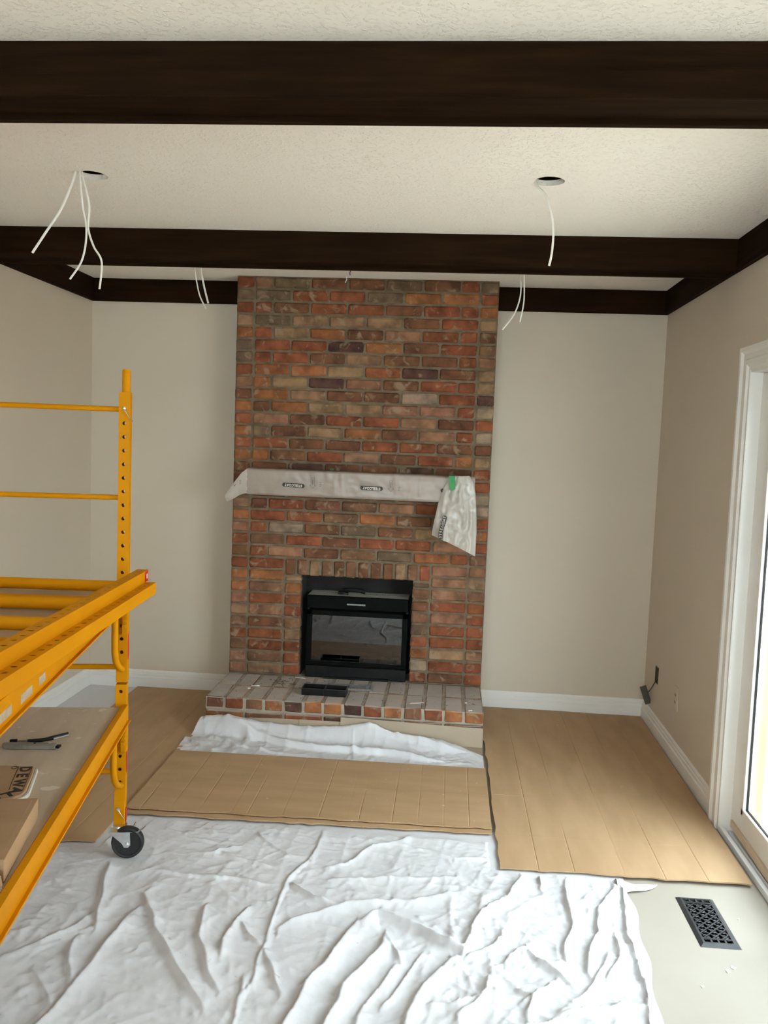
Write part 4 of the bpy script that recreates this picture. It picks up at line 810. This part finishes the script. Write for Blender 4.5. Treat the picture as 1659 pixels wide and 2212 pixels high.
MB().prism([(0.054, 0.012), (0.062, 0.021), (0.102, 0.047), (0.104, 0.038), (0.060, 0.009)], 'z', 0.004, 0.008).build('blade', 'chrome', t2, bevel=0.001)
MB().bar((0.058, 0.020, 0.010), (0.100, 0.047, 0.010), 0.004, 0.006).build('blade_back', 'black', t2)
# flattened carton with printing, corner curled down
fc = thing('printed_carton', 'tan flattened carton with bold black lettering on the lower scaffold deck', 'carton', (0.0, 0.0, 0.0))
fpoly = [(-0.30, -2.612), (0.058, -2.590), (0.075, -2.593), (0.092, -2.635), (0.110, -2.690), (0.128, -2.745), (0.130, -2.770), (0.118, -2.795), (0.095, -2.812), (0.02, -2.835), (-0.30, -2.87)]
MB().prism(fpoly, 'z', DT + 0.0005, DT + 0.016).build('carton_body', 'card', fc, bevel=0.002)
MB().prism([(0.078, -2.594), (0.084, -2.592), (0.139, -2.748), (0.141, -2.772), (0.127, -2.803), (0.100, -2.822), (0.096, -2.815), (0.120, -2.797), (0.132, -2.771), (0.130, -2.745)], 'z', DT + 0.0005, DT + 0.011).build('liner_edge', 'sticker', fc, bevel=0.001)
path = [(0.055, -2.612), (0.069, -2.655), (0.086, -2.705), (0.103, -2.752), (0.094, -2.781), (0.070, -2.797)]
ang = [-1.90, -1.90, -1.90, -1.75, -2.5, -2.95]
for ch, (x, y), a in zip('DEWALT', path, [-1.27, -1.27, -1.25, -1.55, -2.35, -2.75]):
    l_ = obj('printed_letter', text_mesh(ch, 0.044 if ch != 'W' else 0.042, 0.0004, 0.0016), 'ink', fc); l_.location = (x, y, DT + 0.0165); l_.rotation_euler = (0, 0, a)
    l_.scale = (1.15, 0.92, 1)
for off in (-0.0185, 0.0185):
    m = MB(); pp_ = []
    for (x, y), a in zip([(0.049, -2.595)] + path[:4], [-1.27, -1.27, -1.27, -1.25, -1.55]): pp_.append((x - math.sin(a) * off, y + math.cos(a) * off, DT + 0.0164))
    for a, b in zip(pp_, pp_[1:]): m.bar(a, b, 0.0016, 0.0006)
    m.build('printed_line', 'ink', fc)
m = MB(); m.tube([(0.022 + 0.0075 * math.cos(t * 0.5236), -2.606 + 0.0095 * math.sin(t * 0.5236), DT + 0.0164) for t in range(13)], 0.0011, 6); m.build('printed_circle', 'ink', fc)
bx = thing('cardboard_box', 'closed brown cardboard box with shiny tape at the edge of the lower scaffold deck', 'box', (0.224, -2.868, DT), 0.250)
MB().box(-0.42, -0.315, 0.0005, 0.0, 0.0, 0.052).build('box_body', 'card', bx, bevel=0.0015)
MB().box(-0.42, -0.318, 0.0535, -0.012, -0.008, 0.0542).box(-0.42, -0.316, 0.052, -0.0, -0.0, 0.0535).build('top_flap', 'card_x', bx)
MB().box(-0.20, -0.330, 0.012, -0.03, -0.3155, 0.050).build('tape_strip', 'boxtape', bx, bevel=0.001)
MB().prism([(-0.20, 0.002), (0.004, 0.002), (0.0, 0.030), (-0.02, 0.042), (-0.20, 0.042)], 'y', -0.345, -0.340).build('end_flap', 'card', bx)

# ================================================================ CEILING CABLES
def spline(P, n=8):
    P = [Vector(p) for p in P]; out = []
    for i in range(len(P) - 1):
        p0, p1, p2, p3 = P[max(i - 1, 0)], P[i], P[i + 1], P[min(i + 2, len(P) - 1)]
        for k in range(n):
            t = k / n; out.append(0.5 * ((2 * p1) + (p2 - p0) * t + (2 * p0 - 5 * p1 + 4 * p2 - p3) * t * t + (3 * p1 - p0 - 3 * p2 + p3) * t ** 3))
    return out + [P[-1]]
def cable(pts, label, r=0.0034, flat=0.55, side=(1, 0.3, 0)):
    o = MB().tube(spline(pts), r, 10, flat, side).build('electrical_cable', 'wire', None, smooth=True); return tag(o, label, 'cable', 'white cables hanging from the ceiling')
cable([(-0.094, -1.978, ZC + 0.06), (-0.102, -1.970, 2.41), (-0.124, -1.97, 2.345), (-0.157, -1.97, 2.275), (-0.206, -1.97, 2.204), (-0.256, -1.97, 2.131)], 'white cable from the ceiling hole above the scaffold, swinging out sideways by itself', 0.0042, 0.5)
cable([(-0.084, -1.972, ZC + 0.06), (-0.088, -1.972, 2.41), (-0.078, -1.97, 2.30), (-0.063, -1.97, 2.207), (-0.077, -1.97, 2.113), (-0.121, -1.97, 2.044)], 'white cable crossing its neighbour and bending back toward the left wall below the beam')
cable([(-0.080, -1.965, ZC + 0.06), (-0.084, -1.964, 2.41), (-0.058, -1.962, 2.30), (-0.061, -1.961, 2.222), (-0.041, -1.962, 2.16), (-0.011, -1.963, 2.106), (-0.018, -1.963, 2.014)], 'longest white cable from the ceiling hole above the scaffold, hanging lowest')
cable([(1.462, -1.905, ZC + 0.06), (1.468, -1.90, 2.405), (1.498, -1.90, 2.373), (1.519, -1.90, 2.32), (1.531, -1.90, 2.252), (1.53, -1.90, 2.183), (1.523, -1.90, 2.138)], 'single white cable curving down from the round ceiling hole toward the sliding door side', 0.0040)
cable([(-0.050, -0.85, ZC + 0.05), (-0.052, -0.82, 2.39), (-0.048, -0.80, 2.326), (-0.035, -0.80, 2.254), (-0.018, -0.80, 2.189), (0.013, -0.80, 2.131)], 'thin white cable behind the beam at the scaffold side of the chimney, lower end', 0.0034)
cable([(-0.022, -0.85, ZC + 0.05), (-0.024, -0.82, 2.39), (-0.018, -0.80, 2.327), (-0.001, -0.80, 2.244), (0.023, -0.80, 2.157)], 'thicker white cable behind the beam at the scaffold side of the chimney', 0.0044)
cable([(1.500, -0.85, ZC + 0.05), (1.506, -0.82, 2.39), (1.508, -0.80, 2.331), (1.509, -0.80, 2.225), (1.483, -0.80, 2.139), (1.433, -0.80, 2.069)], 'white cable behind the beam curling in front of the brick chimney corner')
cable([(1.522, -0.85, ZC + 0.05), (1.521, -0.83, 2.39), (1.520, -0.815, 2.331), (1.526, -0.812, 2.204), (1.512, -0.812, 2.105)], 'short straight white cable behind the beam beside the brick chimney corner')
tag(MB().tube([(0.612, CY - 0.03, ZC + 0.002), (0.614, CY - 0.031, 2.392), (0.607, CY - 0.032, 2.375)], 0.0026, 6).build('cable_stub', 'wire', None, smooth=True), 'tiny white cable stub at the ceiling over the middle of the chimney', 'cable')
tag(MB().tube([(0.655, CY - 0.19, ZC + 0.002), (0.650, CY - 0.19, 2.398), (0.652, CY - 0.19, 2.385)], 0.0024, 6).build('cable_stub', mat('blue_sheath', (0.02, 0.03, 0.25), rough=0.4), None, smooth=True), 'tiny blue wire end poking from the ceiling before the chimney', 'cable')

# ================================================================ RIGHT WALL ELECTRICAL BITS
ob = thing('outlet_box', 'open dark outlet box set into the wall near the corner', 'outlet', (XR, -0.268, 0.325))
MB().box(0.058, -0.026, -0.042, 0.060, 0.026, 0.042).box(0, -0.026, -0.042, 0.058, -0.0245, 0.042).box(0, 0.0245, -0.042, 0.058, 0.026, 0.042).box(0, -0.0245, 0.0405, 0.058, 0.0245, 0.042).box(0, -0.0245, -0.042, 0.058, 0.0245, -0.0405).build('box_shell', 'greywire', ob)
MB().box(-0.004, -0.029, -0.045, 0.0, -0.025, 0.045).box(-0.004, 0.025, -0.045, 0.0, 0.029, 0.045).box(-0.004, -0.029, 0.041, 0.0, 0.029, 0.045).box(-0.004, -0.029, -0.045, 0.0, 0.029, -0.041).build('box_rim', 'greywire', ob)
rc = thing('loose_receptacle', 'dark loose receptacle dangling tilted in front of the wall near the corner', 'outlet', (2.352, -0.150, 0.182))
r1 = MB().box(-0.016, -0.010, -0.046, 0.016, 0.010, 0.046).build('receptacle_body', 'greywire', rc, bevel=0.003); r1.rotation_euler = (0, -0.36, 0)
r2 = MB().box(-0.020, -0.013, -0.052, 0.016, -0.010, 0.052).build('mounting_strap', 'greywire', rc); r2.rotation_euler = (0, -0.36, 0)
MB().tube(spline([(0.004, 0.0, 0.0), (0.016, -0.04, 0.04), (0.022, -0.09, 0.09), (0.0262, -0.118, 0.12)]), 0.003, 6).build('receptacle_lead', 'greywire', rc, smooth=True)
wp = thing('wall_plate', 'painted-over beige wall plate with small sockets beside the loose receptacle', 'wall plate', (XR, -0.672, 0.318))
MB().box(-0.006, -0.036, -0.058, -0.0005, 0.036, 0.058).build('plate', 'wall', wp, bevel=0.002)
for z in (0.018, -0.018): MB().box(-0.0075, -0.014, z - 0.013, -0.005, 0.014, z + 0.013).build('socket', 'wall', wp, bevel=0.001); MB().box(-0.0085, -0.010, z - 0.006, -0.007, -0.006, z + 0.006).box(-0.0085, 0.006, z - 0.006, -0.007, 0.010, z + 0.006).build('slot', 'greywire', wp)

# ================================================================ REGISTERS, SMALL THINGS
def register(name, label, loc, rz, mname, w=0.126, l=0.290):
    t = thing(name, label, 'vent', loc, rz, 'floor register grilles')
    b = 0.012; m = MB(); hw, hl = w / 2, l / 2
    o = [(-hw, -hl, 0.0005), (hw, -hl, 0.0005), (hw, hl, 0.0005), (-hw, hl, 0.0005)]; i_ = [(-hw + b, -hl + b, 0.008), (hw - b, -hl + b, 0.008), (hw - b, hl - b, 0.008), (-hw + b, hl - b, 0.008)]
    c = 0.019; e = [(-hw + c, -hl + c, 0.008), (hw - c, -hl + c, 0.008), (hw - c, hl - c, 0.008), (-hw + c, hl - c, 0.008)]; e2 = [(x, y, 0.003) for x, y, z in e]
    fs_ = []
    for a in range(3): fs_ += [(a * 4 + k, a * 4 + (k + 1) % 4, a * 4 + 4 + (k + 1) % 4, a * 4 + 4 + k) for k in range(4)]
    m.add(o + i_ + e + e2, fs_); m.build('frame', mname, t)
    x0, x1, y0, y1 = -hw + c, hw - c, -hl + c, hl - c; ya, yb2 = y0 + 0.020, y1 - 0.020
    cr = MB(); cr.box(x0, ya - 0.003, 0.004, x1, ya + 0.003, 0.0075).box(x0, yb2 - 0.003, 0.004, x1, yb2 + 0.003, 0.0075)
    for k in range(1, 4):
        xx = x0 + (x1 - x0) * k / 4; cr.box(xx - 0.003, y0, 0.004, xx + 0.003, ya, 0.0075).box(xx - 0.003, yb2, 0.004, xx + 0.003, y1, 0.0075)
    cr.build('cross_bar', mname, t)
    st = (x1 - x0) / 3.0; la = MB(); n = int((yb2 - ya) / st) + 4
    for k in range(-4, n):
        for s in (1, -1):
            pts = []
            for q in range(0, 13):
                x = x0 + (x1 - x0) * q / 12; y = (ya + k * st + (x - x0)) if s == 1 else (ya + k * st + (x1 - x))
                if ya <= y <= yb2: pts.append((x, y, 0.0062 if s == 1 else 0.0058))
            if len(pts) > 1: la.bar(pts[0], pts[-1], 0.0042, 0.0026)
    la.build('lattice', mname, t)
    sw = MB(); rows = int((yb2 - ya) / st)
    for a in range(3):
        for k in range(rows):
            cx, cy = x0 + st * (a + 0.5), ya + st * (k + 0.5)
            sw.tube([(cx + st * 0.30 * math.cos(t_ * math.pi / 4), cy + st * 0.30 * math.sin(t_ * math.pi / 4), 0.0062) for t_ in range(9)], 0.0016, 5, cap=False)
    sw.build('scroll_ring', mname, t)
    return t
register('floor_register', 'dark pewter scroll floor register lying on the beige floor beside the drop cloth', (2.118, -2.133, 0.0), 0.012, 'char')
register('floor_register', 'grey scroll register grille lying on the hearth behind the black tray', (0.722, -0.350, HZ + 0.001), math.pi / 2 + 0.05, 'pewter', 0.110, 0.255)
tr = thing('register_tray', 'black open metal damper tray with a divider on the hearth', 'tray', (0.604, -0.487, HZ + 0.001), -0.01)
w_, d_, h_ = 0.117, 0.044, 0.036
for k, (a, b, c, d) in enumerate(((-w_, -d_, w_, -d_ + 0.002), (-w_, d_ - 0.002, w_, d_), (-w_, -d_, -w_ + 0.002, d_), (w_ - 0.002, -d_, w_, d_))): MB().box(a, b, 0, c, d, h_).build('tray_wall', 'black', tr)
MB().box(-0.0015, -d_, 0.002, 0.0015, d_, h_ - 0.003).build('divider', 'char', tr); MB().box(-w_, -d_, 0, w_, d_, 0.002).build('tray_floor', 'black', tr)
rm = MB()
for a, b in (((-w_, -d_), (w_, -d_)), ((-w_, d_), (w_, d_)), ((-w_, -d_), (-w_, d_)), ((w_, -d_), (w_, d_))): rm.bar((*a, h_), (*b, h_), 0.005, 0.002)
rm.build('rolled_rim', 'char', tr)
def screw(loc, rz, l, label, r=0.0019):
    t = thing('screw', label, 'screw', loc, rz, 'loose screws on the hearth')
    MB().tube([(0, 0, 0.0045), (l * 0.8, 0, 0.003), (l, 0, 0.001)], [r, r, 0.0004], 7).build('shank', 'chrome', t, smooth=True); MB().disc((0, 0, 0.0045), (1, 0, 0), [(0.0045, -0.002), (0.0045, 0.0), (r, 0.003)], 10).build('head', 'chrome', t, smooth=True)
screw((0.197, -0.435, HZ), 0.35, 0.045, 'silver screw lying on the hearth end nearest the scaffold'); screw((0.40, -0.225, HZ), -0.03, 0.055, 'long thin screw beside the fireplace opening behind the black tray', 0.0016)
screw((1.385, -0.510, HZ), -0.9, 0.03, 'short bright screw on the hearth corner nearest the big cardboard'); 
def chip(name, loc, poly, rz, m, label, h=0.002, cat='scrap'):
    o = MB().prism(poly, 'z', 0.0003, h).build(name, m); o.location = loc; o.rotation_euler = (0, 0, rz); return tag(o, label, cat)
chip('paper_scrap', (1.10, -0.553, HZ), [(-0.04, -0.012), (0.0, -0.006), (0.036, 0.010), (0.03, 0.018), (-0.01, 0.006), (-0.03, 0.004)], 0.1, 'sticker', 'small torn white paper scrap near the front edge of the hearth')
chip('plaster_chip', (0.192, -0.476, HZ), [(-0.008, -0.006), (0.007, -0.005), (0.009, 0.005), (-0.006, 0.007)], 0.3, 'sticker', 'white plaster crumb on the hearth next to the silver screw', 0.006)
chip('plaster_chip', (1.352, -0.505, HZ), [(-0.006, -0.003), (0.006, -0.003), (0.005, 0.004), (-0.006, 0.003)], 0.1, 'sticker', 'white plaster crumb on the hearth near the big cardboard corner', 0.005)
chip('plaster_chip', (1.372, -0.628, HZ), [(-0.012, -0.004), (0.010, -0.003), (0.012, 0.003), (-0.008, 0.006)], 0.4, 'sticker', 'white plaster crumb at the very front edge of the hearth', 0.004)
chip('paint_flake', (2.103, -2.395, 0), [(-0.006, -0.008), (0.007, -0.006), (0.005, 0.008), (-0.005, 0.007)], 0.2, 'sticker', 'larger of two white paint flakes on the beige floor by the register')
chip('paint_flake', (2.124, -2.375, 0), [(-0.006, -0.005), (0.006, -0.007), (0.003, 0.008), (-0.007, 0.004)], 0.8, 'sticker', 'smaller of two white paint flakes on the beige floor by the register')
chip('paint_flake', (2.005, -2.480, 0), [(-0.005, -0.004), (0.004, -0.004), (0.005, 0.003), (-0.003, 0.005)], 0.5, 'sticker', 'tiny white flake alone on the beige floor beside the drop cloth edge')
chip('paint_flake', (2.23, -2.10, 0), [(-0.003, -0.003), (0.003, -0.002), (0.003, 0.003), (-0.003, 0.003)], 0.1, 'sticker', 'tiny white flake on the beige floor between register and door track')
# twigs and grit swept together on the hearth: nobody could count it
dm = MB()
for k in range(46):
    x = 0.37 + random.gauss(0, 0.05); y = -0.325 + random.gauss(0, 0.045); a = random.uniform(0, 6.3); l = random.uniform(0.004, 0.028)
    x = max(0.2, min(0.475, x)); y = max(-0.5, min(-0.21, y))
    dm.bar((x, y, HZ + 0.003), (x + l * math.cos(a), y + l * math.sin(a), HZ + 0.003 + random.uniform(0, 0.006)), 0.0022, 0.0022)
for k in range(120):
    x = random.uniform(0.08, 1.40); y = random.uniform(-0.62, -0.21); s = random.uniform(0.0012, 0.004); dm.box(x, y, HZ, x + s, y + s * 0.8, HZ + s * 0.7)
o = dm.build('grit', mat('dark_grit', (0.06, 0.04, 0.025), (0.14, 0.10, 0.07), rough=0.9, scale=80)); o['kind'] = 'stuff'; tag(o, 'dark twigs and grit scattered over the dusty hearth top', 'debris')
